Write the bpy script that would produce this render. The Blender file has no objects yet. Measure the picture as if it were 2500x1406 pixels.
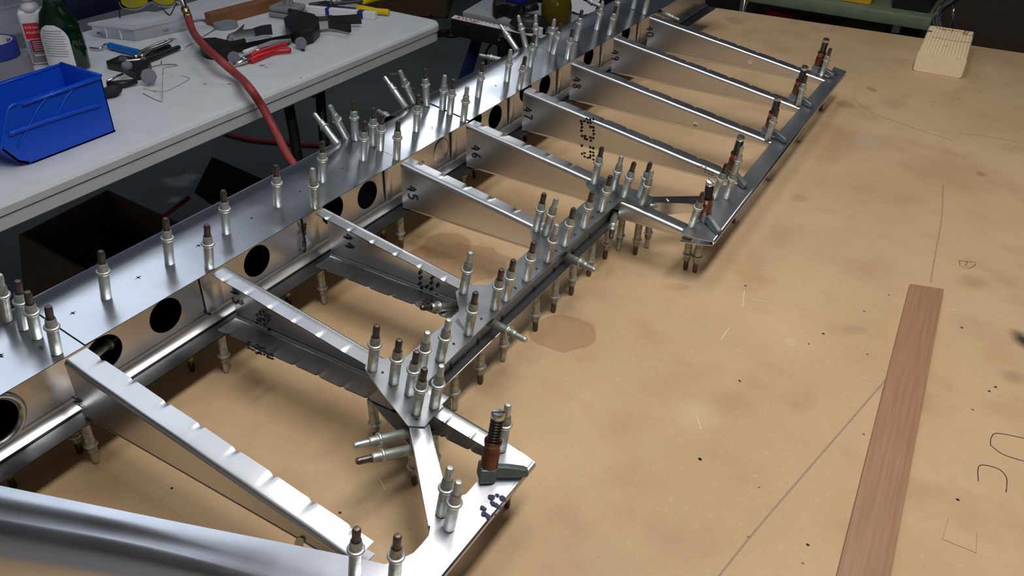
import bpy, bmesh, math, random
from mathutils import Vector, Matrix, Euler
from mathutils.geometry import delaunay_2d_cdt
random.seed(7)
SC = bpy.context.scene; COL = SC.collection; PI = math.pi
# ---------------------------------------------------------------- camera, world, lights
CAM = Vector((0.57652864, -0.51144425, 0.54449551))
ROT = Euler([math.radians(a) for a in (56.11878613, -1.17378712, 31.18841853)], 'XYZ')
FPX = 2026.683
cd = bpy.data.cameras.new('camera'); cam = bpy.data.objects.new('camera', cd); COL.objects.link(cam)
cam.location = CAM; cam.rotation_euler = ROT
cd.sensor_fit = 'HORIZONTAL'; cd.sensor_width = 36; cd.lens = FPX * 36 / 2500; cd.clip_start = .01
SC.camera = cam
SC.view_settings.view_transform = 'Standard'; SC.view_settings.look = 'None'
SC.view_settings.exposure = 0.0; SC.view_settings.gamma = 1.0; SC.view_settings.use_curve_mapping = False
wd = bpy.data.worlds.new('world'); SC.world = wd; wd.use_nodes = True
wd.node_tree.nodes['Background'].inputs[0].default_value = (.62, .72, 1.0, 1)
wd.node_tree.nodes['Background'].inputs[1].default_value = .10
def area(name, loc, sx, sy, power, color, rot=(0, 0, 0)):
    l = bpy.data.lights.new(name, 'AREA'); l.shape = 'RECTANGLE'; l.size = sx; l.size_y = sy
    l.energy = power; l.color = color
    o = bpy.data.objects.new(name, l); COL.objects.link(o); o.location = loc; o.rotation_euler = rot
    return o
area('bench_lamp', (.66, -.02, 1.55), .20, 1.10, 23, (1.0, .965, .93))
area('middle_lamp', (.06, .56, 1.55), .30, .80, 5.5, (1.0, .97, .95))
area('side_lamp', (-1.22, 2.60, 1.65), .50, .75, 6, (.90, .95, 1.0))
area('near_fill', (-1.15, .35, 1.75), 1.20, 1.60, 7, (.80, .88, 1.0))  # added fill panel, standing in for the ceiling's soft reflection on the skin

# ---------------------------------------------------------------- geometry from the measured camera
RM = ROT.to_matrix()
def ray(px, py): return RM @ Vector(((px - 1250) / FPX, -(py - 703) / FPX, -1))
def onz(px, py, z): d = ray(px, py); return CAM + d * ((z - CAM.z) / d.z)
def onx(px, py, x): d = ray(px, py); return CAM + d * ((x - CAM.x) / d.x)
def ony(px, py, y): d = ray(px, py); return CAM + d * ((y - CAM.y) / d.y)
ZB, ZT, LL, ZE = .0518, .11419, .35453, .0576
XB, XW = .012, -.015
SL = (ZT - ZE) / LL
TN = Vector((SL, 0, 1)).normalized()
def ztop(x): return ZT - SL * x
def ontop(px, py, off=0):
    d = ray(px, py); p0 = Vector((0, 0, ZT)) + TN * off
    return CAM + d * ((p0 - CAM).dot(TN) / d.dot(TN))

# ---------------------------------------------------------------- materials
MATS = {}
def nt(m):
    m.use_nodes = True; return m.node_tree.nodes, m.node_tree.links, m.node_tree.nodes['Principled BSDF']
def mat(name, col, rough=.5, metal=0.0, col2=None, scale=30, rvar=0.0, bump=0.0, bscale=None, stretch=None, spec=None, trans=0, ior=1.45, alpha=1, coat=0, lo=.35, hi=.65):
    if name in MATS: return MATS[name]
    m = bpy.data.materials.new(name); n, l, b = nt(m); MATS[name] = m
    b.inputs['Base Color'].default_value = (*col, 1); b.inputs['Roughness'].default_value = rough
    b.inputs['Metallic'].default_value = metal
    if spec is not None: b.inputs['Specular IOR Level'].default_value = spec
    if trans: b.inputs['Transmission Weight'].default_value = trans
    b.inputs['IOR'].default_value = ior; b.inputs['Alpha'].default_value = alpha
    if coat: b.inputs['Coat Weight'].default_value = coat
    if col2 or rvar or bump:
        tc = n.new('ShaderNodeTexCoord'); mp = n.new('ShaderNodeMapping'); l.new(tc.outputs['Object'], mp.inputs[0])
        if stretch: mp.inputs['Scale'].default_value = stretch
        nz = n.new('ShaderNodeTexNoise'); nz.inputs['Scale'].default_value = scale; nz.inputs['Detail'].default_value = 6
        l.new(mp.outputs[0], nz.inputs['Vector'])
        if col2:
            r = n.new('ShaderNodeValToRGB'); r.color_ramp.elements[0].position = lo; r.color_ramp.elements[1].position = hi
            r.color_ramp.elements[0].color = (*col, 1); r.color_ramp.elements[1].color = (*col2, 1)
            l.new(nz.outputs[0], r.inputs[0]); l.new(r.outputs[0], b.inputs['Base Color'])
        if rvar:
            mr = n.new('ShaderNodeMapRange'); mr.inputs[3].default_value = rough - rvar; mr.inputs[4].default_value = rough + rvar
            mr.inputs[1].default_value = .3; mr.inputs[2].default_value = .7
            l.new(nz.outputs[0], mr.inputs[0]); l.new(mr.outputs[0], b.inputs['Roughness'])
        if bump:
            n2 = n.new('ShaderNodeTexNoise'); n2.inputs['Scale'].default_value = bscale or scale; n2.inputs['Detail'].default_value = 3
            l.new(mp.outputs[0], n2.inputs['Vector'])
            bp = n.new('ShaderNodeBump'); bp.inputs['Strength'].default_value = bump; bp.inputs['Distance'].default_value = .002
            l.new(n2.outputs[0], bp.inputs['Height']); l.new(bp.outputs[0], b.inputs['Normal'])
    return m
ALU = mat('brushed_aluminium', (.72, .74, .79), .23, 1, (.66, .69, .74), 16, .04, .02, 5)
ALUR = mat('rib_aluminium', (.76, .77, .79), .30, 1, (.72, .73, .75), 12, .03)
ALUT = mat('satin_edge_aluminium', (.74, .77, .82), .36, 1, (.70, .73, .78), 14, .03)
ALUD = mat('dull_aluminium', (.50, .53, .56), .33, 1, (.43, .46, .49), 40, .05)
ZINC = mat('zinc_plate', (.56, .61, .61), .42, .82, (.38, .41, .39), 160, .08)
ZINCB = mat('worn_zinc_plate', (.45, .48, .45), .46, .80, (.28, .29, .24), 180, .08)
BROWN = mat('brown_oxide_steel', (.085, .068, .062), .34, .85, (.16, .135, .125), 200)
COPPER = mat('copper_plate', (.24, .105, .07), .38, 1, (.16, .075, .05), 120)
DKSTEEL = mat('dark_spring_steel', (.09, .09, .09), .35, .9)
GREYCAST = mat('grey_cast_metal', (.15, .18, .19), .5, .7, (.12, .145, .155), 90)
STEEL = mat('bright_steel', (.62, .62, .60), .28, 1)
CHROME = mat('chrome', (.80, .80, .82), .12, 1)
BRASS = mat('brass', (.55, .42, .20), .32, 1)
INSHADE = mat('inner_shade', (.035, .035, .035), .8)  # inner face of the nose skin: shade inside the holes painted as colour
INK = mat('marker_ink', (.008, .008, .012), .5)
INKB = mat('blue_black_ink', (.012, .016, .075), .5)
PENCIL = mat('pencil_line', (.29, .205, .125), .7)
BLACK = mat('black_plastic', (.012, .012, .013), .42)
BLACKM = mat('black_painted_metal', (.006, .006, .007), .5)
RUBBER = mat('black_rubber', (.02, .021, .023), .75)
GREYPAD = mat('grey_rubber_pad', (.21, .205, .26), .6)
BLUEBIN = mat('blue_bin_plastic', (.007, .085, .66), .36, spec=.5)
BLUETAPE = mat('blue_masking_tape', (.012, .032, .24), .6)
BLUEH = mat('blue_handle', (.006, .14, .55), .35)
DUCT = mat('duct_tape_grey', (.22, .23, .26), .5)
WHITEP = mat('white_plastic', (.72, .74, .77), .4)
PAPER = mat('white_paper', (.78, .79, .80), .7)
REDP = mat('red_label', (.62, .02, .035), .5)
REDD = mat('dark_red_label', (.34, .02, .05), .5)
GREYL = mat('grey_label', (.24, .25, .29), .5)
TABLEP = mat('white_table_plastic', (.68, .71, .74), .55, 0, (.60, .63, .66), 26, 0, .08, 220, lo=.3, hi=.8)
REDHOSE = mat('red_rubber_hose', (.36, .055, .05), .5, 0, (.29, .04, .04), 60)
REDHAND = mat('red_dipped_grip', (.55, .012, .02), .3)
YELLOW = mat('yellow_dipped_grip', (.75, .55, .0), .3)
GREENGL = mat('green_liquid_bottle', (.0, .10, .015), .05, 0, trans=1, ior=1.4)
CLEARP = mat('clear_plastic', (.88, .91, .95), .18, 0, trans=.85, ior=1.12)
YLENS = mat('yellow_lens', (.80, .72, .03), .08, 0, trans=.7, ior=1.1)
AMBER = mat('amber_bottle', (.15, .11, .012), .1, 0, trans=.45, ior=1.2)
NAVY = mat('navy_plastic', (.006, .009, .045), .45)
NAVYM = mat('navy_painted_steel', (.008, .02, .085), .45)
BROWNWOOD = mat('brown_wood', (.26, .115, .05), .55, 0, (.23, .095, .04), 25, stretch=(1, 8, 8))
GREYPL = mat('grey_plastic', (.25, .26, .28), .45)
GREENSH = mat('green_enamel', (.16, .21, .13), .45, 0, (.13, .175, .11), 40)
YBIN = mat('yellow_bin', (.72, .40, .02), .4)
REDBK = mat('red_plastic', (.62, .015, .02), .3)
YDULL = mat('dull_yellow', (.52, .44, .05), .45)
CARD = mat('cardboard', (.20, .125, .07), .85, 0, (.16, .10, .055), 30)
DARKWOOD = mat('dark_timber', (.13, .075, .035), .7, 0, (.09, .05, .025), 12, stretch=(1, 6, 6))
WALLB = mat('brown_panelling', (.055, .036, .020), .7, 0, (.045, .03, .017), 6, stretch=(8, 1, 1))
WALLG = mat('grey_wall', (.26, .28, .32), .8)
CEIL = mat('ceiling_paint', (.42, .43, .45), .9)

def pine():
    m = bpy.data.materials.new('pine_timber'); n, l, b = nt(m)
    tc = n.new('ShaderNodeTexCoord'); mp = n.new('ShaderNodeMapping'); mp.inputs['Scale'].default_value = (1, .12, 1)
    l.new(tc.outputs['Object'], mp.inputs[0])
    w = n.new('ShaderNodeTexWave'); w.wave_type = 'BANDS'; w.bands_direction = 'X'; w.inputs['Scale'].default_value = 52; w.inputs['Distortion'].default_value = 2.2; w.inputs['Detail'].default_value = 2; w.inputs['Detail Scale'].default_value = .6
    l.new(mp.outputs[0], w.inputs['Vector'])
    r = n.new('ShaderNodeValToRGB'); r.color_ramp.elements[0].color = (.80, .63, .40, 1); r.color_ramp.elements[1].color = (.60, .42, .23, 1)
    r.color_ramp.elements[0].position = .45; r.color_ramp.elements[1].position = 1
    l.new(w.outputs[0], r.inputs[0]); l.new(r.outputs[0], b.inputs['Base Color']); b.inputs['Roughness'].default_value = .7
    return m
PINE = pine()
ENDG = mat('pine_end_grain', (.80, .66, .47), .8, 0, (.72, .58, .40), 60, stretch=(1, 1, 6))
def stripwood():
    m = bpy.data.materials.new('hardwood_strip'); n, l, b = nt(m)
    tc = n.new('ShaderNodeTexCoord'); mp = n.new('ShaderNodeMapping'); mp.inputs['Scale'].default_value = (1, .035, 1); l.new(tc.outputs['Object'], mp.inputs[0])
    z = n.new('ShaderNodeTexNoise'); z.inputs['Scale'].default_value = 330; z.inputs['Detail'].default_value = 5; l.new(mp.outputs[0], z.inputs['Vector'])
    r = n.new('ShaderNodeValToRGB'); r.color_ramp.elements[0].color = (.25, .132, .070, 1); r.color_ramp.elements[1].color = (.33, .18, .10, 1)
    r.color_ramp.elements[0].position = .3; r.color_ramp.elements[1].position = .72
    l.new(z.outputs[0], r.inputs[0]); l.new(r.outputs[0], b.inputs['Base Color']); b.inputs['Roughness'].default_value = .6
    return m
STRIPW = stripwood()
def bench_mat():
    m = bpy.data.materials.new('stained_hardboard'); n, l, b = nt(m)
    b.inputs['Roughness'].default_value = .62; b.inputs['Specular IOR Level'].default_value = .3
    g = n.new('ShaderNodeNewGeometry'); P = g.outputs['Position']
    def noise(s, d=5):
        z = n.new('ShaderNodeTexNoise'); z.inputs['Scale'].default_value = s; z.inputs['Detail'].default_value = d; l.new(P, z.inputs['Vector']); return z
    def math_(op, a, c=None, cl=False):
        q = n.new('ShaderNodeMath'); q.operation = op; q.use_clamp = cl
        for i, v in enumerate((a, c)):
            if v is None: continue
            if isinstance(v, (int, float)): q.inputs[i].default_value = v
            else: l.new(v, q.inputs[i])
        return q.outputs[0]
    def mix(c, col, fac):
        x = n.new('ShaderNodeMix'); x.data_type = 'RGBA'; l.new(c, x.inputs[6]); x.inputs[7].default_value = (*col, 1)
        l.new(fac, x.inputs[0]); return x.outputs[2]
    z = noise(5); r = n.new('ShaderNodeValToRGB'); r.color_ramp.elements[0].position = .3; r.color_ramp.elements[1].position = .7
    r.color_ramp.elements[0].color = (.415, .285, .158, 1); r.color_ramp.elements[1].color = (.495, .35, .204, 1)
    l.new(z.outputs[0], r.inputs[0]); c = r.outputs[0]
    fib = noise(420, 2); c = mix(c, (.30, .20, .11), math_('MULTIPLY', math_('SUBTRACT', fib.outputs[0], .60, True), 3.0, True))
    fib2 = noise(150, 3); c = mix(c, (.62, .47, .30), math_('MULTIPLY', math_('SUBTRACT', fib2.outputs[0], .60, True), 2.0, True))
    gr = noise(14, 6); c = mix(c, (.36, .235, .125), math_('MULTIPLY', math_('SUBTRACT', gr.outputs[0], .52, True), 3.2, True))
    wob = noise(38, 4)
    def stain(px, py, rx, ry, col, s, soft=.25, ring=False, wobble=.9):
        nonlocal c
        p = onz(px, py, 0)
        sx = (onz(px + rx, py, 0) - onz(px - rx, py, 0)).length / 2; u = (onz(px + rx, py, 0) - p).normalized(); vv = (onz(px, py - ry, 0) - onz(px, py + ry, 0)) / 2; sy = max((vv - u * vv.dot(u)).length, sx * .25); ang = math.atan2(u.y, u.x)
        mp = n.new('ShaderNodeMapping'); mp.vector_type = 'TEXTURE'; mp.inputs['Location'].default_value = (p.x, p.y, 0); mp.inputs['Rotation'].default_value = (0, 0, ang); mp.inputs['Scale'].default_value = (sx, sy, 1)
        l.new(P, mp.inputs[0])
        le = n.new('ShaderNodeVectorMath'); le.operation = 'LENGTH'; l.new(mp.outputs[0], le.inputs[0])
        dd = math_('ADD', le.outputs['Value'], math_('MULTIPLY', math_('SUBTRACT', wob.outputs[0], .5), wobble))
        f = math_('MULTIPLY', math_('MULTIPLY', math_('SUBTRACT', 1 + soft, dd), 1 / (2 * soft), True), s)
        if ring:
            m2 = n.new('ShaderNodeMapRange'); m2.interpolation_type = 'SMOOTHSTEP'; l.new(dd, m2.inputs[0])
            m2.inputs[1].default_value = 1 - soft * 3.2; m2.inputs[2].default_value = 1.0; m2.inputs[3].default_value = .35; m2.inputs[4].default_value = 1
            f = math_('MULTIPLY', f, m2.outputs[0])
        c = mix(c, col, f)
    br = (.27, .155, .07); dk = (.20, .125, .065)
    stain(1375, 812, 78, 42, br, .40, .05, False, .5); stain(1375, 812, 80, 43, br, .55, .04, True, .5); stain(1090, 600, 62, 32, br, .55, .08, False, .6); stain(1110, 640, 130, 48, br, .38, .05, False, .8); stain(1110, 640, 131, 48.5, br, .4, .03, True, .8)
    stain(790, 1040, 90, 60, br, .30, .7); stain(870, 985, 60, 40, br, .28, .7); stain(830, 1285, 40, 22, br, .3, .5); stain(150, 1200, 60, 22, dk, .25, .7)
    stain(2065, 255, 22, 10, br, .55, .2); stain(2128, 218, 10, 6, br, .6, .2); stain(2045, 335, 70, 25, br, .42, .8); stain(2010, 370, 50, 28, br, .2, .6)
    stain(1950, 485, 22, 9, br, .35, .3); stain(1790, 50, 21, 9, br, .42, .2); stain(1730, 60, 34, 12, dk, .5, .6); stain(1855, 90, 45, 16, dk, .2, .3, True)
    stain(2120, 345, 38, 14, (.36, .30, .24), .5, .3); stain(2330, 420, 90, 42, br, .30, .5); stain(2395, 425, 10, 6, br, .7, .3); stain(2380, 690, 30, 16, dk, .38, .6)
    stain(2500, 832, 20, 22, (.02, .015, .01), .95, .6); stain(2475, 920, 26, 14, dk, .4, .6); stain(2085, 805, 28, 9, dk, .25, .6); stain(1930, 835, 13, 9, (.62, .50, .34), .35, .2, True, .2)
    stain(1790, 980, 40, 26, br, .25, .8); stain(1650, 700, 30, 9, br, .3, .5); stain(2440, 55, 70, 20, dk, .25, .7); stain(1905, 120, 26, 10, dk, .3, .6); stain(1560, 1180, 60, 25, br, .18, .8)
    stain(2450, 140, 60, 26, dk, .3, .8); stain(1700, 1010, 46, 30, (.60, .45, .28), .35, .6); stain(2180, 250, 30, 13, dk, .28, .6); stain(1620, 300, 80, 20, br, .35, .8); stain(1450, 440, 60, 18, br, .3, .7)
    l.new(c, b.inputs['Base Color'])
    bp = n.new('ShaderNodeBump'); bp.inputs['Strength'].default_value = .06; bp.inputs['Distance'].default_value = .001; l.new(fib2.outputs[0], bp.inputs['Height']); l.new(bp.outputs[0], b.inputs['Normal'])
    return m
BENCH = bench_mat()
def floor_mat():
    m = bpy.data.materials.new('painted_concrete'); n, l, b = nt(m); b.inputs['Roughness'].default_value = .55
    g = n.new('ShaderNodeNewGeometry')
    z = n.new('ShaderNodeTexNoise'); z.inputs['Scale'].default_value = 3; z.inputs['Detail'].default_value = 8; l.new(g.outputs['Position'], z.inputs['Vector'])
    r = n.new('ShaderNodeValToRGB'); e = r.color_ramp.elements; e[0].position = .3; e[1].position = .66
    e[0].color = (.082, .104, .104, 1); e[1].color = (.115, .142, .142, 1)
    x = e.new(.755); x.color = (.098, .124, .122, 1); y = e.new(.79); y.color = (.36, .34, .32, 1)
    l.new(z.outputs[0], r.inputs[0]); c = r.outputs[0]
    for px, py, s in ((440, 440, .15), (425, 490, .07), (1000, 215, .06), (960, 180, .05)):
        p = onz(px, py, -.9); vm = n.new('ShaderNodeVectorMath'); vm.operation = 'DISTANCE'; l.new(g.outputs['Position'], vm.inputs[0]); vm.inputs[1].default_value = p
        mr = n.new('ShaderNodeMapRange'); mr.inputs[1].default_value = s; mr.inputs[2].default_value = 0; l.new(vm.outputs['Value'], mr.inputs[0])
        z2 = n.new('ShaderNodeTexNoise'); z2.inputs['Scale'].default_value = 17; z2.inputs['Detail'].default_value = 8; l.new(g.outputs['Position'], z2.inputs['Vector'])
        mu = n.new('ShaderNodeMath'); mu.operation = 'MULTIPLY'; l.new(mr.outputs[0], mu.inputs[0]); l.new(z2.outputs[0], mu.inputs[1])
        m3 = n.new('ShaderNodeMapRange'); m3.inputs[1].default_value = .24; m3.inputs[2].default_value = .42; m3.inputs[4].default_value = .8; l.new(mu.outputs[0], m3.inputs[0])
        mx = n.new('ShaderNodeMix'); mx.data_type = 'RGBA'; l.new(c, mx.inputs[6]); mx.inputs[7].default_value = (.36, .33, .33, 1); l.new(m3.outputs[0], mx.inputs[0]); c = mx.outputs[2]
    l.new(c, b.inputs['Base Color']); return m
FLOOR = floor_mat()

# ---------------------------------------------------------------- mesh helpers
def tag(o, label=None, cat=None, group=None, kind=None):
    if label: o['label'] = label
    if cat: o['category'] = cat
    if group: o['group'] = group
    if kind: o['kind'] = kind
    return o
def empty(name, loc=(0, 0, 0), label=None, cat=None, group=None):
    o = bpy.data.objects.new(name, None); COL.objects.link(o); o.location = loc; o.empty_display_size = .02
    return tag(o, label, cat, group)
def link(name, me, m, parent=None, smooth=False):
    if m is not None and not me.materials: me.materials.append(m)
    if smooth:
        for p in me.polygons: p.use_smooth = True
    o = bpy.data.objects.new(name, me); COL.objects.link(o)
    if parent is not None:
        o.parent = parent; bpy_chain(o, parent)
    return o
def worldloc(o):
    M = Matrix.LocRotScale(o.location, o.rotation_euler, o.scale)
    if o.parent: return worldloc(o.parent) @ o.matrix_parent_inverse @ M
    return M
def bpy_chain(o, parent): o.matrix_parent_inverse = worldloc(parent).inverted()   # vertices stay in world coordinates
def mesh(name, V, F, m, parent=None, smooth=False):
    me = bpy.data.meshes.new(name); me.from_pydata([tuple(v) for v in V], [], F); me.validate(); me.update()
    return link(name, me, m, parent, smooth)
def from_bm(name, bm, m, parent=None, smooth=False, ang=None):
    bmesh.ops.recalc_face_normals(bm, faces=bm.faces)
    me = bpy.data.meshes.new(name); bm.to_mesh(me); bm.free()
    if ang is not None:
        for p in me.polygons: p.use_smooth = True
        me.set_sharp_from_angle(angle=ang)
    return link(name, me, m, parent, smooth)
def solid(o, t=.0008, off=-1):
    s = o.modifiers.new('thickness', 'SOLIDIFY'); s.thickness = t; s.offset = off; s.use_rim = False; return o
def box_bm(c, d, rotz=0, bev=0, seg=2, bm=None, M=None):
    bm2 = bmesh.new(); bmesh.ops.create_cube(bm2, size=1)
    bmesh.ops.scale(bm2, vec=d, verts=bm2.verts)
    if bev: bmesh.ops.bevel(bm2, geom=bm2.edges[:], offset=bev, segments=seg, profile=.5, affect='EDGES')
    bmesh.ops.transform(bm2, matrix=(M if M is not None else Matrix.Translation(c) @ Matrix.Rotation(rotz, 4, 'Z')), verts=bm2.verts)
    if bm is None: return bm2
    t = bpy.data.meshes.new('t'); bm2.to_mesh(t); bm2.free(); bm.from_mesh(t); bpy.data.meshes.remove(t); return bm
def box(name, c, d, m, parent=None, rotz=0, bev=.002, M=None): return from_bm(name, box_bm(c, d, rotz, bev, M=M), m, parent, ang=.6)
def lathe_vf(prof, seg=20, M=None):
    V = []; F = []
    for r, z in prof:
        for k in range(seg):
            a = 2 * PI * k / seg; V.append(Vector((r * math.cos(a), r * math.sin(a), z)))
    n = len(prof)
    for i in range(n - 1):
        for k in range(seg):
            k2 = (k + 1) % seg; F.append((i * seg + k, i * seg + k2, (i + 1) * seg + k2, (i + 1) * seg + k))
    F.append(tuple(range(seg))[::-1]); F.append(tuple((n - 1) * seg + k for k in range(seg)))
    if M is not None: V = [M @ v for v in V]
    return V, F
def lathe(name, prof, m, parent=None, seg=20, M=None, ang=.6):
    V, F = lathe_vf(prof, seg, M); o = mesh(name, V, F, m, parent)
    for p in o.data.polygons: p.use_smooth = True
    o.data.set_sharp_from_angle(angle=ang); return o
def smooth_path(pts, n=8):
    P = [Vector(p) for p in pts]; out = []
    for i in range(len(P) - 1):
        a = P[max(i - 1, 0)]; b = P[i]; c = P[i + 1]; d = P[min(i + 2, len(P) - 1)]
        for k in range(n):
            t = k / n
            out.append(.5 * ((2 * b) + (c - a) * t + (2 * a - 5 * b + 4 * c - d) * t * t + (3 * b - a - 3 * c + d) * t ** 3))
    out.append(P[-1]); return out
def tube_vf(path, r, seg=8, V=None, F=None):
    V = [] if V is None else V; F = [] if F is None else F; base = len(V)
    path = [Vector(p) for p in path]; n = len(path)
    t0 = (path[1] - path[0]).normalized(); up = Vector((0, 0, 1)) if abs(t0.z) < .9 else Vector((1, 0, 0))
    u = t0.cross(up).normalized()
    for i, p in enumerate(path):
        t = (path[min(i + 1, n - 1)] - path[max(i - 1, 0)]).normalized()
        u = (u - t * u.dot(t)).normalized(); w = t.cross(u); rr = r[i] if isinstance(r, (list, tuple)) else r
        for k in range(seg):
            a = 2 * PI * k / seg; V.append(p + u * rr * math.cos(a) + w * rr * math.sin(a))
    for i in range(n - 1):
        for k in range(seg):
            k2 = (k + 1) % seg; F.append((base + i * seg + k, base + i * seg + k2, base + (i + 1) * seg + k2, base + (i + 1) * seg + k))
    F.append(tuple(base + k for k in range(seg))[::-1]); F.append(tuple(base + (n - 1) * seg + k for k in range(seg)))
    return V, F
def tube(name, path, r, m, parent=None, seg=8): V, F = tube_vf(path, r, seg); return mesh(name, V, F, m, parent, True)
def plate(name, outline, m, parent=None, holes=(), t=.0008, nrm=None):
    """flat sheet with real holes: outline and holes are 3D loops in one plane; it gets thickness t below nrm"""
    outs = [Vector(p) for p in outline]
    if nrm is None:
        nrm = Vector((0, 0, 0))
        for i in range(len(outs)):
            a, b = outs[i], outs[(i + 1) % len(outs)]; nrm += a.cross(b)
        nrm.normalize()
    u = (outs[1] - outs[0]).normalized(); u = (u - nrm * u.dot(nrm)).normalized(); w = nrm.cross(u); o0 = outs[0]
    loops = [outs] + [[Vector(p) for p in h] for h in holes]
    allp = [p for lp in loops for p in lp]; n = len(allp); E_ = []; k0 = 0
    for lp in loops: E_ += [(k0 + i, k0 + (i + 1) % len(lp)) for i in range(len(lp))]; k0 += len(lp)
    _, _, tris, _, _, _ = delaunay_2d_cdt([Vector(((p - o0).dot(u), (p - o0).dot(w))) for p in allp], E_, [], 2, 1e-7)
    V = allp + [p - nrm * t for p in allp]; F = []
    fl = [[((p - o0).dot(u), (p - o0).dot(w)) for p in lp] for lp in loops]
    def inside(q, lp):
        r_ = False
        for i in range(len(lp)):
            (x1, y1), (x2, y2) = lp[i], lp[i - 1]
            if (y1 > q[1]) != (y2 > q[1]) and q[0] < (x2 - x1) * (q[1] - y1) / (y2 - y1) + x1: r_ = not r_
        return r_
    f2 = [q for lp in fl for q in lp]
    def keep(t_):
        q = (sum(f2[i][0] for i in t_) / 3, sum(f2[i][1] for i in t_) / 3); return inside(q, fl[0]) and not any(inside(q, h) for h in fl[1:])
    for a, b, c in [t_ for t_ in tris if max(t_) < n and keep(t_)]:
        nn = (allp[b] - allp[a]).cross(allp[c] - allp[a])
        if nn.dot(nrm) < 0: b, c = c, b
        F.append((a, b, c)); F.append((c + n, b + n, a + n))
    k = 0
    for lp in loops:
        L = len(lp)
        for i in range(L): F.append((k + i, k + (i + 1) % L, k + (i + 1) % L + n, k + i + n))
        k += L
    o = mesh(name, V, F, m, parent); bm = bmesh.new(); bm.from_mesh(o.data); bmesh.ops.recalc_face_normals(bm, faces=bm.faces); bm.to_mesh(o.data); bm.free()
    return o
def prism(name, outline, vec, m, parent=None, bev=0):
    """extrude a 3D loop by vec"""
    bm = bmesh.new(); vs = [bm.verts.new(p) for p in outline]; f = bm.faces.new(vs)
    r = bmesh.ops.extrude_face_region(bm, geom=[f]); bmesh.ops.translate(bm, vec=vec, verts=[g for g in r['geom'] if isinstance(g, bmesh.types.BMVert)])
    if bev: bmesh.ops.bevel(bm, geom=bm.edges[:], offset=bev, segments=2, profile=.5, affect='EDGES')
    return from_bm(name, bm, m, parent, ang=.6)
def text(name, s, size, M, m, parent, ext=.0001, align='LEFT'):
    cu = bpy.data.curves.new('t', 'FONT'); cu.body = s; cu.size = size; cu.extrude = ext; cu.align_x = align; cu.resolution_u = 2
    ob = bpy.data.objects.new('t', cu); COL.objects.link(ob); dg = bpy.context.evaluated_depsgraph_get(); dg.update()
    me = bpy.data.meshes.new_from_object(ob.evaluated_get(dg)); bpy.data.objects.remove(ob); bpy.data.curves.remove(cu)
    me.transform(M); me.materials.clear(); return link(name, me, m, parent)
def basis(o, x, y):
    x = Vector(x).normalized(); y = Vector(y); y = (y - x * x.dot(y)).normalized(); z = x.cross(y)
    return Matrix(((x.x, y.x, z.x, o[0]), (x.y, y.y, z.y, o[1]), (x.z, y.z, z.z, o[2]), (0, 0, 0, 1)))
def strokes(name, lines, w, nrm, m, parent, lift=.0003):
    """pen lines as thin raised ribbons lying on a surface with normal nrm"""
    V = []; F = []; nrm = Vector(nrm).normalized()
    for ln in lines:
        ln = [Vector(p) + nrm * lift for p in ln]; b = len(V)
        for i, p in enumerate(ln):
            t = (ln[min(i + 1, len(ln) - 1)] - ln[max(i - 1, 0)])
            if t.length < 1e-9: t = Vector((1, 0, 0))
            s = nrm.cross(t.normalized()).normalized() * w / 2; V += [p + s, p - s]
        for i in range(len(ln) - 1): F.append((b + 2 * i, b + 2 * i + 1, b + 2 * i + 3, b + 2 * i + 2))
    o = mesh(name, V, F, m, parent)
    if len(lines) > 1: o['kind'] = 'stuff'
    return o
def blobs(name, pts, nrm, u, m, parent, lift=.0003):
    """marker dots: small irregular discs lying on a surface"""
    V = []; F = []; nrm = Vector(nrm).normalized(); u = (Vector(u) - nrm * nrm.dot(Vector(u))).normalized(); w = nrm.cross(u)
    for p, ru, rw in pts:
        b = len(V); c = Vector(p) + nrm * lift
        for k in range(9):
            a = 2 * PI * k / 9; q = random.uniform(.75, 1.2); V.append(c + u * ru * q * math.cos(a) + w * rw * q * math.sin(a))
        F.append(tuple(range(b, b + 9)))
    o = mesh(name, V, F, m, parent)
    if len(pts) > 1: o['kind'] = 'stuff'
    return o

# ---------------------------------------------------------------- room shell
FZ = -.9
def slab(name, c, d, m): o = box(name, c, d, m, None, 0, 0); o['kind'] = 'structure'; return o
slab('floor', (0, 1.3, FZ - .03), (7, 7.4, .06), FLOOR)
slab('wall_back', (0, 4.73, .35), (7, .06, 2.5), mat('back_wall_paint', (.36, .40, .48), .8))
slab('wall_left', (-3.03, 1.3, .35), (.06, 6.8, 2.5), WALLG)
slab('wall_front', (0, -2.13, .35), (6, .06, 2.5), mat('front_wall_paint', (.62, .62, .62), .8))
slab('wall_right', (3.03, 1.3, .35), (.06, 6.8, 2.5), WALLG)
slab('ceiling', (0, 1.3, 1.83), (7, 7.4, .06), CEIL)

# ---------------------------------------------------------------- workbench
wb = empty('workbench', (.66, .2, FZ), 'long workbench topped with stained tan hardboard carrying the aluminium frame', 'workbench')
BX0, BX1, BY0 = -.075, 1.40, -1.15
bl, br_ = onz(1700, 12, 0), onz(2500, 130, 0); sl = (br_.y - bl.y) / (br_.x - bl.x)
bc = [Vector((BX0, BY0, 0)), Vector((BX1, BY0, 0)), Vector((BX1, bl.y + sl * (BX1 - bl.x), 0)), Vector((BX0, bl.y + sl * (BX0 - bl.x), 0))]
prism('top_sheet', bc, Vector((0, 0, -.018)), BENCH, wb)
prism('frame_rail', [p + Vector(((.03 if p.x < 0 else -.03), (.03 if p.y < 0 else -.03), -.0181)) for p in bc], Vector((0, 0, -.07)), DARKWOOD, wb)
for x in (BX0 + .10, BX1 - .10):
    for y in (BY0 + .12, 1.30): box('leg', (x, y, (FZ - .088) / 2), (.085, .085, -FZ - .088), DARKWOOD, wb)
def pl(*pts): return [onz(x, y, 0) for x, y in pts]
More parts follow.
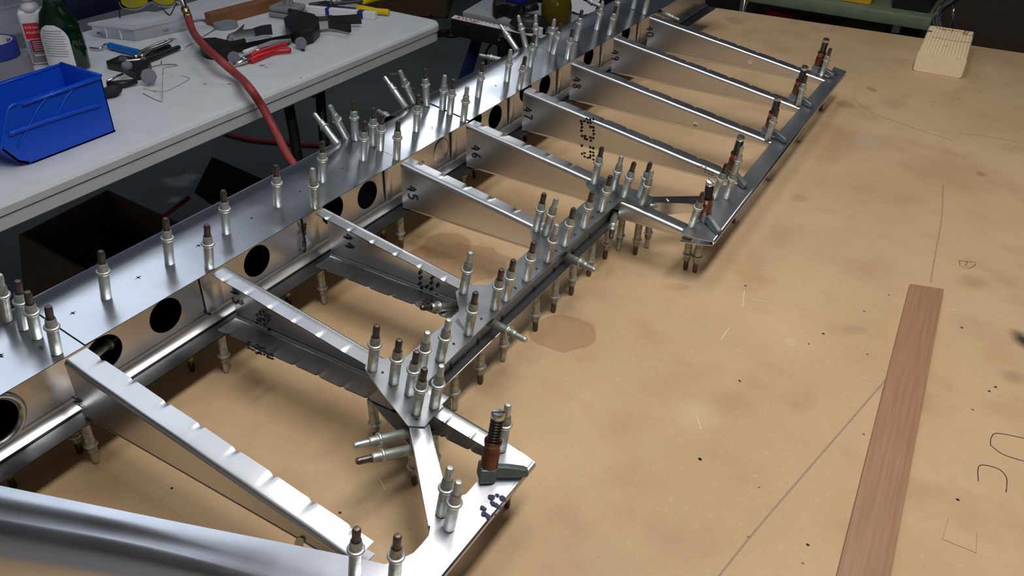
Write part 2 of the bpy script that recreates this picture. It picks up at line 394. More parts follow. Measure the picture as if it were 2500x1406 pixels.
def dense(pts, n=6): return smooth_path(pts, n)
for q in (((2170, 918), (2060, 1045), (1930, 1195), (1840, 1300), (1755, 1406)), ((2303, 450), (2298, 540), (2285, 610), (2272, 690))): strokes('pencil_line', [dense(pl(*q))], .0016, (0, 0, 1), PENCIL, wb)
for q in (((2086, 212), (2090, 245), (2130, 275), (2230, 312), (2330, 345)), ((2340, 325), (2420, 335), (2500, 350))): strokes('pencil_line', [dense(pl(*q))], .0006, (0, 0, 1), mat('faint_pencil', (.30, .21, .13), .8), wb)
strokes('pen_mark', [pl((2342, 637), (2380, 640), (2381, 648), (2364, 656), (2344, 650), (2342, 637)), pl((2358, 638), (2362, 641), (2355, 649), (2364, 650))], .0006, (0, 0, 1), INK, wb)
strokes('pen_mark', [dense(pl((2418, 1087), (2420, 1068), (2436, 1058), (2500, 1070))), dense(pl((2418, 1087), (2450, 1110), (2500, 1126))), dense(pl((2388, 1175), (2391, 1137), (2430, 1142), (2450, 1155), (2458, 1172), (2456, 1202)))], .0007, (0, 0, 1), INK, wb)
strokes('pencil_line', [pl((2316, 1265), (2300, 1316), (2383, 1350), (2385, 1300))], .0006, (0, 0, 1), mat('faint_pencil', (.30, .21, .13), .8), wb)
strokes('pencil_line', [pl((2027, 76), (2035, 62)), pl((2027, 78), (2040, 64)), pl((1926, 60), (1937, 48))], .0009, (0, 0, 1), PENCIL, wb)
strokes('scratch', [pl((1755, 640), (1800, 655)), pl((1817, 710), (1813, 750)), pl((1830, 730), (1890, 740)), pl((1780, 800), (1760, 830)), pl((1860, 655), (1880, 658)), pl((1700, 1015), (1712, 1050)), pl((2210, 625), (2330, 645)), pl((2310, 755), (2345, 760)), pl((1788, 850), (1812, 860)), pl((2100, 920), (2120, 925)), pl((1840, 575), (1850, 577)), pl((1655, 690), (1690, 697)), pl((925, 1165), (940, 1195))], .0007, (0, 0, 1), mat('scratch_line', (.72, .60, .42), .7), wb)
blobs('pin_hole', [(onz(x, y, 0), .0016, .0012) for x, y in ((1820, 698), (1806, 930), (2348, 800), (830, 1252), (1972, 1330), (2338, 1220), (1710, 1122), (2010, 815), (2430, 945), (2415, 955), (1708, 1120), (420, 1192))], (0, 0, 1), (1, 0, 0), INK, wb)
blobs('metal_chip', [(onz(x, y, 0), .0012, .0008) for x, y in ((2185, 173 + 0), (2340, 241), (2275, 257), (2108, 1060), (1853, 1190), (1826, 1310), (2118, 865), (2170, 720), (1975, 840), (2110, 760), (2280, 250), (1960, 1375), (2245, 840), (2222, 858), (2375, 1000), (1000, 1290))], (0, 0, 1), (1, 0, 0), STEEL, wb)
# hardwood strip and pine block on the bench
a, b_, c_, d_ = onz(2222, 692, .006), onz(2305, 705, .006), onz(2172, 1406, .006), onz(2045, 1406, .006)
dirs = ((d_ - a) + (c_ - b_)).normalized(); wdt = (b_ - a).length
e1 = a + dirs * .56; e2 = b_ + dirs * .56
so = prism('wood_strip', [a, b_, e2, e1], Vector((0, 0, -.006)), STRIPW, None, .0006)
tag(so, 'thin flat reddish-brown hardwood strip lying on the right of the bench', 'wood strip')
so.data.transform(Matrix.Translation(-a)); so.data.transform(Matrix.Rotation(-math.atan2(-dirs.y, -dirs.x) + PI / 2, 4, 'Z')); so.location = a; so.rotation_euler.z = math.atan2(-dirs.y, -dirs.x) - PI / 2
BLH = .0385
q0, q1 = onz(2228, 172, 0), onz(2346, 192, 0); q3 = onz(2268, 62, BLH); q2 = onz(2385, 82, BLH)
ux = (q1 - q0); wB = ux.length; ux.normalize(); uy = Vector((-ux.y, ux.x, 0)); ln = (Vector((q3.x, q3.y, 0)) - q0).dot(uy)
BM = basis(q0, ux, uy)
blk = empty('timber_block', BM.translation, 'short sawn pale pine block with pencilled notes at the back of the bench', 'block')
bo = box_bm((0, 0, 0), (1, 1, 1), M=BM @ Matrix.Translation((wB / 2, ln / 2, BLH / 2 + .0004)) @ Matrix.Diagonal((wB, ln, BLH, 1)), bev=0)
bmesh.ops.bevel(bo, geom=[e for e in bo.edges if abs((e.verts[0].co - e.verts[1].co).normalized().dot(uy)) > .9], offset=.005, segments=3, profile=.5, affect='EDGES')
bo = from_bm('timber', bo, PINE, blk, ang=.6); bo.data.transform(BM.inverted()); bo.matrix_parent_inverse = Matrix.Identity(4); blk.rotation_euler = BM.to_euler()
bo.data.materials.append(ENDG)
for p in bo.data.polygons:
    if abs(p.normal.y) > .9: p.material_index = 1
def onb(px, py): p = onz(px, py, BLH + .0006); return p
strokes('pencil_note', [[onb(*p) for p in s] for s in (((2282, 66), (2345, 78)), ((2290, 70), (2322, 75)), ((2300, 72), (2310, 76)), ((2362, 74), (2352, 84)), ((2360, 72), (2350, 82)), ((2368, 76), (2356, 86)), ((2352, 84), (2383, 88)), ((2378, 80), (2374, 88)), ((2328, 72), (2322, 80)), ((2275, 90), (2340, 102), (2372, 104)), ((2305, 111), (2314, 113)))], .0012, (0, 0, 1), INK, blk)
blobs('knot', [(onb(2270, 76), .006, .004)], (0, 0, 1), ux, mat('knot_wood', (.05, .02, .012), .7), blk)
strokes('blue_ink_edge', [[onb(*p) for p in ((2305, 63), (2340, 68), (2380, 75))]], .004, (0, 0, 1), NAVY, blk)

# ---------------------------------------------------------------- the aluminium control-surface frame
fr = empty('aluminium_frame', (.15, .3, 0), 'bare aluminium tail surface frame held by spring fasteners, lying on the bench', 'airframe')
YN, YF = -.62, 1.30     # near and far ends of the front spar (the near end runs out of the frame)
# folded nose skins: flat top, rolled nose, flat bottom, one panel after another with lapped seams
def nose_profile(off):
    P = [Vector((.0 , 0, ZT)) + TN * off]
    for x in (-.02, -.045, -.062): P.append(Vector((x, 0, ztop(x))) + TN * off)
    A = Vector((-.062, 0, ztop(-.062))); cz = (A.z + ZB) / 2; rx = .047; rz = (A.z - ZB) / 2
    for k in range(1, 17):
        t = PI * k / 16; e = .82
        s = math.sin(t); cc = math.cos(t)
        P.append(Vector((-.062 - (rx + off) * math.copysign(abs(s) ** e, s) + .0 , 0, cz + (rz + off) * math.copysign(abs(cc) ** .9, cc))))
    for x in (-.04, -.01, XB): P.append(Vector((x, 0, ZB - off)))
    return P
hp = ontop(957, 292)   # hinge cut-out in the nose
seams = [YN, ontop(60, 745).y, ontop(935, 372).y, ontop(1120, 285).y, ontop(1362, 135).y, YF]
for i in range(len(seams) - 1):
    pr = nose_profile(.0009 * (i % 2) + .0003); y0, y1 = seams[i], seams[i + 1] + (.012 if i < len(seams) - 2 and i % 2 == 0 else 0)
    if i % 2 == 1: y0 -= .0; 
    cut = y0 < hp.y < y1; n = 60 if cut else 8; V = []; F = []
    for k in range(n + 1):
        y = y0 + (y1 - y0) * k / n
        for p in pr: V.append((p.x, y, p.z))
    m_ = len(pr)
    for k in range(n):
        for j in range(m_ - 1):
            if cut and 4 <= j <= 9 and ((y0 + (y1 - y0) * (k + .5) / n - hp.y) / .021) ** 2 + ((j - 6.5) / 3.4) ** 2 < 1: continue
            F.append((k * m_ + j, (k + 1) * m_ + j, (k + 1) * m_ + j + 1, k * m_ + j + 1))
    o = mesh('nose_skin', V, F, ALU, fr, True)
    o.data.set_sharp_from_angle(angle=.7); o.data.materials.append(INSHADE); solid(o, .0007, 0).modifiers[0].material_offset = 1
for yy in seams[1:-1]:
    pr = nose_profile(.0012)[:12]; strokes('seam_line', [[(p.x, yy + .0125 * 0 , p.z) for p in pr]], .0005, TN, INK, fr, .0004)
# main spar web with lightening holes
def loop_x(px, py, r, ry=None, n=28):
    c = onx(px, py, XW); return [Vector((XW, c.y + r * math.cos(2 * PI * k / n), c.z + (ry or r) * math.sin(2 * PI * k / n))) for k in range(n)]
HR = .0178
hc = [(405, 770), (255, 862), (627.5, 637), (897, 476), (1209, 286), (1330, 209), (1437, 139), (1528, 81), (812, 512), (1159, 297), (1283, 220)]
holes = []
for h in hc:
    c = onx(*h, XW)
    if all(abs(c.y - Vector(o[0]).y) > .03 or True for o in holes): holes.append(loop_x(*h, HR, .0172))
# keep holes apart
hh = []
for lp in sorted(holes, key=lambda l: l[0].y):
    if not hh or lp[0].y - hh[-1][0].y > 2 * HR + .003: hh.append(lp)
big = onx(-12, 1030, XW)
bigl = [Vector((XW, big.y + .019 * math.cos(2 * PI * k / 32), big.z + .019 * math.sin(2 * PI * k / 32))) for k in range(32)]
hh = [lp for lp in hh if abs(lp[0].y - HR - big.y) > .045] + [bigl]
zt_ = ztop(XW) - .0012; zb_ = ZB + .0115
plate('spar_web', [(XW, YN, zb_), (XW, YF, zb_), (XW, YF, zt_), (XW, YN, zt_)], ALUR, fr, hh, .001, Vector((1, 0, 0)))
pr = [(XW + .0070 * (k / 7) ** 2.2, zb_ - .0100 * k / 7) for k in range(8)]
V = [(x, y, z) for y in (YN, YF) for x, z in pr]; m_ = len(pr); F = [(j, j + m_, j + m_ + 1, j + 1) for j in range(m_ - 1)]
o = mesh('spar_foot', V, F, ALUR, fr, True); solid(o, .0008, 0)
plate('lower_skin_flange', [(XW + .0065, YN, ZB + .0006), (XB, YN, ZB + .0006), (XB, YF, ZB + .0006), (XW + .0065, YF, ZB + .0006)], mat('dark_skin_metal', (.19, .195, .20), .36, 1, (.15, .155, .16), 30), fr, (), .0006, Vector((0, 0, 1)))  # separate darker sheet laid over the bottom skin's outer strip
strokes('spar_foot_gap', [[(XW + .0080, YN, ZB + .0014), (XW + .0080, YF, ZB + .0014)]], .0016, (0, 0, 1), INK, fr, .0002)
# formed ring round the big hole, near end
V = []; F = []
for rr, dx in ((.0195, .0006), (.021, .0022), (.0225, .003), (.024, .0022), (.0255, .0004)):
    for k in range(32):
        a = 2 * PI * k / 32; V.append((XW + dx, big.y + rr * math.cos(a), big.z + rr * math.sin(a)))
for i in range(4):
    for k in range(32): F.append((i * 32 + k, i * 32 + (k + 1) % 32, (i + 1) * 32 + (k + 1) % 32, (i + 1) * 32 + k))
mesh('hole_ring', V, F, ALU, fr, True)
# closed hole: blank disc seen at bay 45-46
c = onx(1077, 367, XW); V, F = lathe_vf([(HR * .93, 0), (HR * .93, .0006), (HR * .8, .0010), (.0001, .0008)], 28, Matrix.Translation((XW, c.y, c.z)) @ Matrix.Rotation(PI / 2, 4, 'Y')); mesh('hole_cover', V, F, ALU, fr, True)
# small spar details: holes, ink ticks, dimple
blobs('rivet_hole', [(onx(x, y, XW), .0014, .0014) for x, y in ((495, 715), (503, 762), (122, 1029), (1032, 395), (1080, 410), (118, 1028))], (1, 0, 0), (0, 1, 0), INK, fr, .0012)
strokes('ink_tick', [[onx(*p, XW + .0006) for p in s] for s in (((42, 1072), (55, 1084)), ((44, 1074), (57, 1082)), ((500, 760), (514, 768)))], .0018, (1, 0, 0), INK, fr, .0006)
for x, y in ((338, 679), (178, 766), (485, 601), (100, 849), (2, 868)):
    strokes('ink_star', [[ontop(x - 7, y + 3, .0012), ontop(x + 7, y - 5, .0012)], [ontop(x - 5, y - 3, .0012), ontop(x + 5, y + 2, .0012)]], .0007, TN, INK, fr, .0004)
blobs('rivet_hole', [(ontop(x, y, .0012), .0013, .0013) for x, y in ((338, 678), (178, 765), (485, 600), (614, 533), (733, 468), (835, 412), (1055, 352 - 40), (1130, 250), (1210, 210), (1295, 143), (1433, 84), (1525, 33), (2, 867))], TN, (1, 0, 0), INK, fr, .0005)
# ribs
DIG = {'0': [[(.5, 0), (.2, .1), (.05, .5), (.2, .9), (.5, 1), (.8, .85), (.9, .5), (.8, .12), (.5, 0)]], '3': [[(.15, .95), (.6, 1), (.75, .78), (.4, .55), (.8, .4), (.75, .1), (.4, 0), (.1, .1)]],
       '4': [[(.6, 1), (.1, .4), (.9, .42)], [(.75, .8), (.62, 0)]], '5': [[(.85, 1), (.3, .95), (.2, .58), (.6, .6), (.8, .35), (.6, .05), (.1, .05)]], '6': [[(.7, 1), (.3, .6), (.15, .25), (.4, 0), (.75, .15), (.7, .42), (.2, .3)]],
       '7': [[(.1, .95), (.85, 1), (.5, .5), (.35, 0)]], '8': [[(.5, .52), (.2, .75), (.45, 1), (.8, .8), (.5, .52), (.15, .25), (.45, 0), (.8, .25), (.5, .52)]], '9': [[(.75, .75), (.4, 1), (.15, .7), (.5, .52), (.78, .75), (.6, .3), (.45, 0)]],
       'N': [[(0, 0), (.1, 1), (.7, 0), (.9, 1)], [(.2, .3), (.9, .7)]], 'C': [[(.8, .9), (.3, .9), (.1, .5), (.3, .1), (.8, .1)]], 'L': [[(.2, 1), (.15, 0), (.8, 0)]], 'U': [[(.1, 1), (.15, .1), (.7, .1), (.85, 1)]], 'G': [[(.85, .85), (.3, .95), (.1, .4), (.5, 0), (.85, .3), (.5, .4)]]}
def handwriting(name, s, org, right, up, h, nrm, m, parent, w=.0011):
    L = []; right = Vector(right).normalized(); up = Vector(up).normalized()
    for i, ch in enumerate(s):
        for st in DIG[ch]:
            p = [Vector(org) + right * h * (.62 * x + i * .8) + up * h * y for x, y in st]
            L.append(smooth_path(p, 3) if len(p) > 3 else p)
    return strokes(name, L, w, nrm, m, parent)
def rib(y, x0, x1, side, mark=None, markpx=None, holes=(), flutes=0, w=.019, label=None, zoff=.0006, wb_=None, tabs=True):
    """formed sheet rib: a web in the plane y, rolled top and bottom flanges on one side (side = +1 away from the camera)"""
    R = .0038; ol = [Vector((x0, y, ZB + R)), Vector((x1, y, ZB + R)), Vector((x1, y, max(ztop(x1) - R - zoff, ZB + R + .0008))), Vector((x0, y, ztop(x0) - R - zoff))]
    hs = []
    for px, py in holes:
        c = ony(px, py, y)
        if not (x0 + .006 < c.x < x1 - .006 and ZB + R + .0046 < c.z < ztop(c.x) - R - zoff - .0046): continue
        hs.append([Vector((c.x + .0042 * math.cos(2 * PI * k / 14), y, c.z + .0042 * math.sin(2 * PI * k / 14))) for k in range(14)])
    rb = plate('rib', ol, ALUR, fr, hs, .0008, Vector((0, -1, 0)))
    if label: rb['label'] = label
    n = 150 if flutes else 30; L = x1 - x0
    for top in (True, False):
        ww = w if top or wb_ is None else wb_
        prof = [(R - R * math.cos(t), R - R * math.sin(t)) for t in (0, .4, .8, 1.2, 1.5708)] + [(R + (ww - R) * q, 0) for q in (.3, .6, .85, 1)]
        V = []; F = []; m_ = len(prof)
        for i in range(n + 1):
            x = x0 + L * i / n
            for j, (dy, dz) in enumerate(prof):
                bump = 0; dyy = 0
                if flutes:
                    ph = (x - x0) / L * flutes; d = (ph - math.floor(ph) - .5) / (.5 * .16)
                    g = math.exp(-d * d * 1.6); k = max(0, (j - 4) / (m_ - 5)); bump = g * k * k * .0013; dyy = g * k * .0010
                wv = .0005 * math.sin(x * 90 + y * 40) * (j / m_) if flutes else 0
                yy = y + side * (dy - dyy); xx = x
                if top: V.append((xx, yy, ztop(x) - zoff - dz + (-bump) + wv * .5))
                else: V.append((xx, yy, ZB + .0006 + dz + bump + wv))
        for i in range(n):
            for j in range(m_ - 1): F.append((i * m_ + j, (i + 1) * m_ + j, (i + 1) * m_ + j + 1, i * m_ + j + 1))
        o = mesh('top_flange' if top else 'bottom_flange', V, F, ALUR, rb, True); solid(o, .0008, 0)
    if mark:
        c = ony(*markpx, y); handwriting('marker_number', mark, c - side * 0 * Vector((0, 0, 0)) + Vector((-.005, -.0004, .009)), (.12, 0, -1), (1, 0, .12), .0135, (0, -1, 0), INK, rb, .0018)
    return rb
RY = {0: -.2461, 43: -.0735, 44: .0665, 45: .1976, 46: .338, 47: .4856, 48: .6336, 49: .7897, 50: .9426}
rib(RY[0], .002, .300, 1, 'N', (192, 992), [(172, 980), (566, 1238)], 8, .021, 'nearest long rib, running to the lower middle')
r43 = rib(RY[43], .002, .262, -1, '43', (572, 722), [(557, 731), (862, 893)], 9, .0185, 'rib marked 43, its flanges turned towards the camera', wb_=.0255)
r44 = rib(RY[44], .002, .212, -1, '44', (847, 588), [(798, 582)], 7, .0165, 'rib marked 44, its flanges turned towards the camera', wb_=.0275)
r45 = rib(RY[45], .002, .205, 1, '45', (1002, 470), [(983, 468), (1260, 586)], 6, .019, 'rib marked 45')
r46 = rib(RY[46], .002, .236, 1, '46', (1158, 370), [(1139, 369)], 7, .019, 'rib marked 46')
r47 = rib(RY[47], .002, .320, 1, '47', (1284, 276), [(1272, 281), (1560, 397 - 12)], 9, .019, 'rib marked 47')
r48 = rib(RY[48], .002, .333, 1, '48', (1404, 202), [(1389, 203), (1698, 302)], 9, .019, 'rib marked 48')
r49 = rib(RY[49], .002, .333, 1, '49', (1498, 135), [(1489, 136), (1771, 222)], 9, .019, 'rib marked 49')
r50 = rib(RY[50], .002, .333, 1, '40', (1583, 77), [(1574, 81), (1831, 152)], 9, .019, 'rib marked 40, farthest of the marked ribs')
# vertical attach tabs on the spar for ribs 43 and 44
for (pxa, pxb), yw in (((486, 690), (520, 690)), RY[43]), (((737, 545), (764, 545)), RY[44]):
    ya = onx(*pxa, XW).y; yb2 = yw
    box('attach_tab', (XW + .0022, (ya + yb2) / 2, (ZB + .012 + ZT - .004) / 2), (.0012, abs(yb2 - ya), ZT - ZB - .018), ALUR, fr, 0, .0004)
for k in (45, 46, 47, 48, 49, 50):
    box('attach_tab', (XW + .0022, RY[k] - .0065, (ZB + .010 + ZT - .004) / 2), (.0012, .012, ZT - ZB - .016), ALUR, fr, 0, .0004)
prism('end_tab', [ony(x, y, RY[0] - .0006) for x, y in ((722, 1345), (720, 1325), (724, 1314), (733, 1310), (742, 1314), (743, 1323), (741, 1332), (752, 1345), (772, 1356))], Vector((0, -.0008, 0)), ALUR, fr)
lug = [onx(x, y, XW + .008) for x, y in ((262, 924), (268, 914), (278, 911), (288, 915), (292, 924), (289, 934), (270, 936))]
plate('lug', lug, ALU, fr, (), .0012, Vector((1, 0, 0))); blobs('rivet_hole', [(onx(281, 923, XW + .0084), .0016, .0018)], (1, 0, 0), (0, 1, 0), INK, fr)
# stencilled marker dots
rnd = random.Random(3)
def dots(rows): return [(j + rnd.uniform(-.2, .2), i + rnd.uniform(-.2, .2)) for i, r in enumerate(rows) for j, ch in enumerate(r) if ch == '#']
y47 = RY[47] - .0003
blobs('stencil_mark', [(ony(1420 + j * 7, 287 + i * 8.6 + j * 1.5, y47), .0022, .0020) for j, i in dots(['..###', '####.', '#..##', '#...#', '#...#', '##.##', '.###.', '....', '#..##', '...##', '##.##', '.####'])], (0, -1, 0), (1, 0, 0), INK, r47)
blobs('stencil_mark', [(ony(628 + j * 9, 757 + i * 10.5 + j * 2, RY[43] - .0012), .0020, .0017) for j, i in dots(['.##.', '####', '####', '#.#.', '##.#', '####', '#.#.', '###.', '##.#', '####', '####'])], (0, -1, 0), (1, 0, 0), INK, r43)
blobs('stencil_mark', [(onz(600 + j * 9, 832 + i * 8 + j * 4, ZB + .0045), .0030, .0016) for j, i in dots(['.#.###..', '########', '.####.##'])], (0, 0, 1), (1, 0, 0), INK, r43)
blobs('stencil_mark', [(ony(1026 + j * 13, 668 + i * 12 + j * 6, RY[44] - .0012), .0018, .0026) for j, i in dots(['#.#.', '#.##', '###.', '#.##', '.###', '####'])], (0, -1, 0), (1, 0, 0), INK, r44)
blobs('stencil_mark', [(onz(1035 + j * 10, 728 + i * 7 + j * 4, ZB + .0045), .0026, .0016) for j, i in dots(['.##.', '####', '###.'])], (0, 0, 1), (1, 0, 0), INK, r44)
blobs('stencil_mark', [(onx(740 + j * 5, 548 + i * 7.4, XW + .0032), .0013, .0020) for j, i in dots(['##', '##', '.#', '##', '#.', '.#', '##', '##', '.#', '##'])], (1, 0, 0), (0, 1, 0), INK, fr)
blobs('stencil_mark', [(ontop(1706 + j * 8, 404 + i * 6 + j * 3), .0022, .0014) for j, i in dots(['.##..', '#.###', '..###'])], TN, (1, 0, 0), INK, r47, .0008)
# trim-edge (trailing edge) strips: folded sheets cut to the photo's outline
def poly_top(pts, off=0): return [ontop(x, y, off) for x, y in pts]
def edge_strip(name, pts, label, side_pts):
    o = plate(name, poly_top(pts, .0006), ALUT, fr, (), .0008, TN); o['label'] = label
    # lower leaf on the flange plane and the rolled edge
    lw = plate('lower_leaf', [Vector((p.x, p.y, ZB)) for p in poly_top(pts)], ALU, o, (), .0008, Vector((0, 0, -1)))
    a, b = [ontop(*p) for p in side_pts]; r = .0032
    V, F = tube_vf([Vector((a.x - r * .55, a.y, (ztop(a.x) + ZB) / 2 + .0006)), Vector((b.x - r * .55, b.y, (ztop(b.x) + ZB) / 2 + .0006))], r, 12)
    mesh('rolled_edge', V, F, ALU, o, True); return o
teo = edge_strip('trailing_edge', [(2036, 163), (2067, 174), (1905, 377), (1742, 590), (1706, 583), (1663, 571), (1668, 558), (1690, 548), (1716, 533), (1738, 509), (1740, 497), (1731, 487), (1738, 470), (1765, 452), (1800, 449), (1836, 405), (1905, 319), (2004, 203), (2025, 189), (2022, 184)], 'long trailing-edge strip at the far right, under the side-grip clamps', ((2065, 174), (1744, 588)))
handwriting('marker_letters', 'CLUG', ontop(2034, 172, .001), ontop(2041, 190) - ontop(2034, 172), ontop(2046, 170) - ontop(2034, 172), .0085, TN, INK, teo, .0009)
ten = edge_strip('trailing_edge', [(1307, 1128), (1190, 1268), (1078, 1404), (1030, 1462), (940, 1462), (905, 1400), (926, 1383), (980, 1364), (1009, 1350), (1030, 1328), (1047, 1307), (1052, 1274), (1048, 1250), (1070, 1231), (1108, 1216), (1138, 1206), (1192, 1145), (1184, 1118), (1196, 1095), (1236, 1080), (1282, 1109)], 'short bright trailing-edge piece with blue ink blots, at the bottom', ((1305, 1130), (1032, 1462)))
blobs('ink_blot', [(ontop(x, y, .0014 if x < 1212 else .0010), a * .00085, b * .0008) for x, y, a, b in ((1200, 1214, 3.4, 3.2), (1214, 1209, 2, 2), (1226, 1216, 3.6, 3.2), (1232, 1222, 2, 2), (1203, 1228, 3.6, 2.2), (1212, 1233, 2.6, 2.4), (1222, 1240, 2.6, 2.2), (1179, 1240, 3.2, 2.4), (1182, 1254, 3.2, 2.4), (1192, 1261, 3.2, 2.6), (1206, 1256, 2, 1.6))], TN, (1, 0, 0), INKB, ten)
# auxiliary (tab) spar: channel open to the right, plus gusset plates on top and below
aux = empty('tab_spar', (.22, .1, .07)); aux.parent = fr; bpy_chain(aux, fr)
YA0, YA1, XA = -.095, .322, .2355
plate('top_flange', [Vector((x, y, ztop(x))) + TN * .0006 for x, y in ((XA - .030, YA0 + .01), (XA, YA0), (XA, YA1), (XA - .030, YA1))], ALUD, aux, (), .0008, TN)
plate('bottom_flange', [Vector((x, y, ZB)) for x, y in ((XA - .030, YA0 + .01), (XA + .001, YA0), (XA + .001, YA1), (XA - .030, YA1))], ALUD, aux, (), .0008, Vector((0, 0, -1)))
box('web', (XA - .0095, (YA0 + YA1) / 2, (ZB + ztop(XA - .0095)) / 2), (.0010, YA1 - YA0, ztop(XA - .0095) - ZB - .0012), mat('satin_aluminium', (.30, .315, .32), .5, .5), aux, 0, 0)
tube('lip', [(XA + .001, YA0, ZB + .0003), (XA + .001, YA1, ZB + .0003)], .0007, ALU, aux, 6)
GUS = [[(927, 876), (895, 884), (891, 899), (895, 906), (930, 956), (973, 1009), (992, 1034), (998, 1039), (1037, 1041), (1065, 1009), (1083, 991), (1074, 984), (1047, 962), (1045, 930), (1150, 826), (1118, 775), (1101, 799), (1069, 828), (1026, 870)],
       [(1122, 704), (1112, 712), (1117, 736), (1121, 751), (1120, 765), (1110, 785), (1150, 826), (1265, 714), (1232, 668), (1206, 694), (1151, 696)],
       [(1300, 552), (1294, 558), (1300, 588), (1306, 605), (1298, 625), (1262, 652), (1232, 668), (1265, 714), (1400, 590), (1374, 554), (1340, 566)],
       [(1432, 443), (1430, 447), (1443, 468), (1449, 484), (1436, 505), (1374, 554), (1400, 590), (1512, 492), (1520, 489), (1540, 496), (1576, 508), (1594, 489), (1591, 479), (1562, 466), (1520, 452), (1470, 440)]]
GL = ['nearest gusset, shaped like an arrowhead', 'gusset at the end of rib 44', 'gusset at the end of rib 45', 'farthest gusset, at the end of rib 46']
for i, g in enumerate(GUS):
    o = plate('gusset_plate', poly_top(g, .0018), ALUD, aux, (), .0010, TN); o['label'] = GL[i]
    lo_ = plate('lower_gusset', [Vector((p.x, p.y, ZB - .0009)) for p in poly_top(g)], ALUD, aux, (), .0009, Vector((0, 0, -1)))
blobs('rivet_hole', [(ontop(x, y, .0020), .0013, .0013) for x, y in ((934, 909), (1017, 1023), (1108, 839), (1175, 778), (1258, 703), (1310, 656), (1358, 612), (1403, 573), (1447, 530), (1490, 493), (1468, 451), (1460, 517), (1257, 702), (1440, 532))], TN, (1, 0, 0), INK, aux)
blobs('rivet_hole', [(onx(x, y, XA - .0089), .0011, .0011) for x, y in ((1134, 861), (1198, 806), (1276, 734), (1327, 685), (1371, 645), (1418, 602), (1463, 561))], (1, 0, 0), (0, 1, 0), STEEL, aux, .0008)
strokes('ink_tick', [[onx(x, y, XA - .0089), onx(x, y + 13, XA - .0089)] for x, y in ((1100, 885), (1166, 825), (1225, 770), (1303, 700), (1352, 652), (1397, 608), (1440, 570))], .0022, (1, 0, 0), INK, aux, .0009)
# tab end ribs and diagonal braces
r43b = rib(RY[43] - .012, .262, .338, -1, None, None, (), 3, .017, 'short rib piece from the nearest gusset to the trailing edge')
rib(.320, .236, .330, 1, None, None, (), 0, .017, 'short plain rib from the farthest gusset to the trailing edge')
def brace(pts, label, web_side):
    tp = poly_top(pts, .0001); o = plate('diagonal_brace', tp, ALU, fr, (), .0008, TN); o['label'] = label
    for i in web_side:
        p, q = tp[i], tp[(i + 1) % len(tp)]
        plate('web', [p, q, Vector((q.x, q.y, ZB + .001)), Vector((p.x, p.y, ZB + .001))], ALU, o, (), .0008)
    plate('lower_strip', [Vector((p.x, p.y, ZB + .0006)) for p in tp], ALU, o, (), .0008, Vector((0, 0, -1)))
    return o
brace([(1000, 1036), (1049, 1295 - 12), (1056, 1286), (1078, 1225), (1082, 1180), (1046, 1036)], 'bright diagonal brace at the near gusset', (0, 4))
brace([(1590, 480), (1588, 493), (1734, 498), (1737, 478)], 'pale diagonal brace at the far gusset', (1,))
# curved tip skin across the bottom-left corner
def tip_skin():
    A = [onz(0, 1186, .076), onz(400, 1268, .0745), onz(870, 1362, .067), onz(1010, 1400, .064)]
    B = [onz(0, 1372, .018), onz(290, 1412, .022), onz(870, 1560, .040), onz(1010, 1600, .050)]
    d0 = (A[0] - A[1]) * .55; A.insert(0, A[0] + d0); B.insert(0, B[0] + d0 + Vector((-.02, .0, -.004)))
    V = []; F = []; n = 40; m_ = 17
    Ap, Bp = smooth_path(A, n // 4), smooth_path(B, n // 4)
    for a, b in zip(Ap, Bp):
        out = (b - a); out.z = 0; dirv = Vector((Ap[-1].x - Ap[0].x, Ap[-1].y - Ap[0].y, 0)).normalized(); o_ = Vector((dirv.y, -dirv.x, 0))
        w = max((b - a).dot(o_), .004); h = a.z - b.z
        for j in range(m_):
            t = j / (m_ - 1); th = t * 2.15
            if t < .25: P = a + o_ * (w * .55 + .006) * (t / .25) + Vector((0, 0, -.08 * h * (t / .25) ** 2))
            else:
                s = (t - .25) / .75; q = PI * .60 * s
                P = a + o_ * ((w * .55 + .006) + (h * .48) * math.sin(q)) + Vector((0, 0, -.08 * h - h * .70 * (1 - math.cos(q))))
            V.append(P)
    nn = len(Ap)
    for i in range(nn - 1):
        for j in range(m_ - 1): F.append((i * m_ + j, i * m_ + j + 1, (i + 1) * m_ + j + 1, (i + 1) * m_ + j))
    o = mesh('tip_skin', V, F, ALU, fr, True); solid(o, .0008, 0); o['label'] = 'broad bright curved skin in the lower left corner'; return o
tip_skin()

# ---------------------------------------------------------------- spring fasteners (one master, copied)
FL = .0505
def lathe_mesh(name, prof, m, seg=18):
    V, F = lathe_vf(prof, seg); me = bpy.data.meshes.new(name); me.from_pydata([tuple(v) for v in V], [], F); me.materials.append(m)
    for p in me.polygons: p.use_smooth = True
    me.set_sharp_from_angle(angle=.7); me.update(); return me
BODY = [(.0041, .0), (.0045, .0006), (.0045, .0285), (.0045, .0290), (.0043, .0315), (.0043, .0345), (.0040, .0372), (.0034, .0378), (.0031, .0374), (.0031, .034)]
COLLAR = [(.0045, .0272), (.0058, .0274), (.0062, .0281), (.0062, .0289), (.0057, .0297), (.0047, .0300), (.0045, .0305)]
PLUNG = [(.0030, .034), (.0030, .0478), (.0028, .0490), (.0021, .0503), (.0001, .0505)]
MB_ = [lathe_mesh('body', BODY, ZINC), lathe_mesh('body', BODY, ZINCB)]; MC_ = lathe_mesh('collar', COLLAR, ZINC)
MP_ = {'b': lathe_mesh('plunger', PLUNG, BROWN), 'z': lathe_mesh('plunger', PLUNG, ZINC)}
NUM = {'43': 'forty-three', '44': 'forty-four', '45': 'forty-five', '46': 'forty-six', '47': 'forty-seven', '48': 'forty-eight', '49': 'forty-nine', '40': 'forty'}
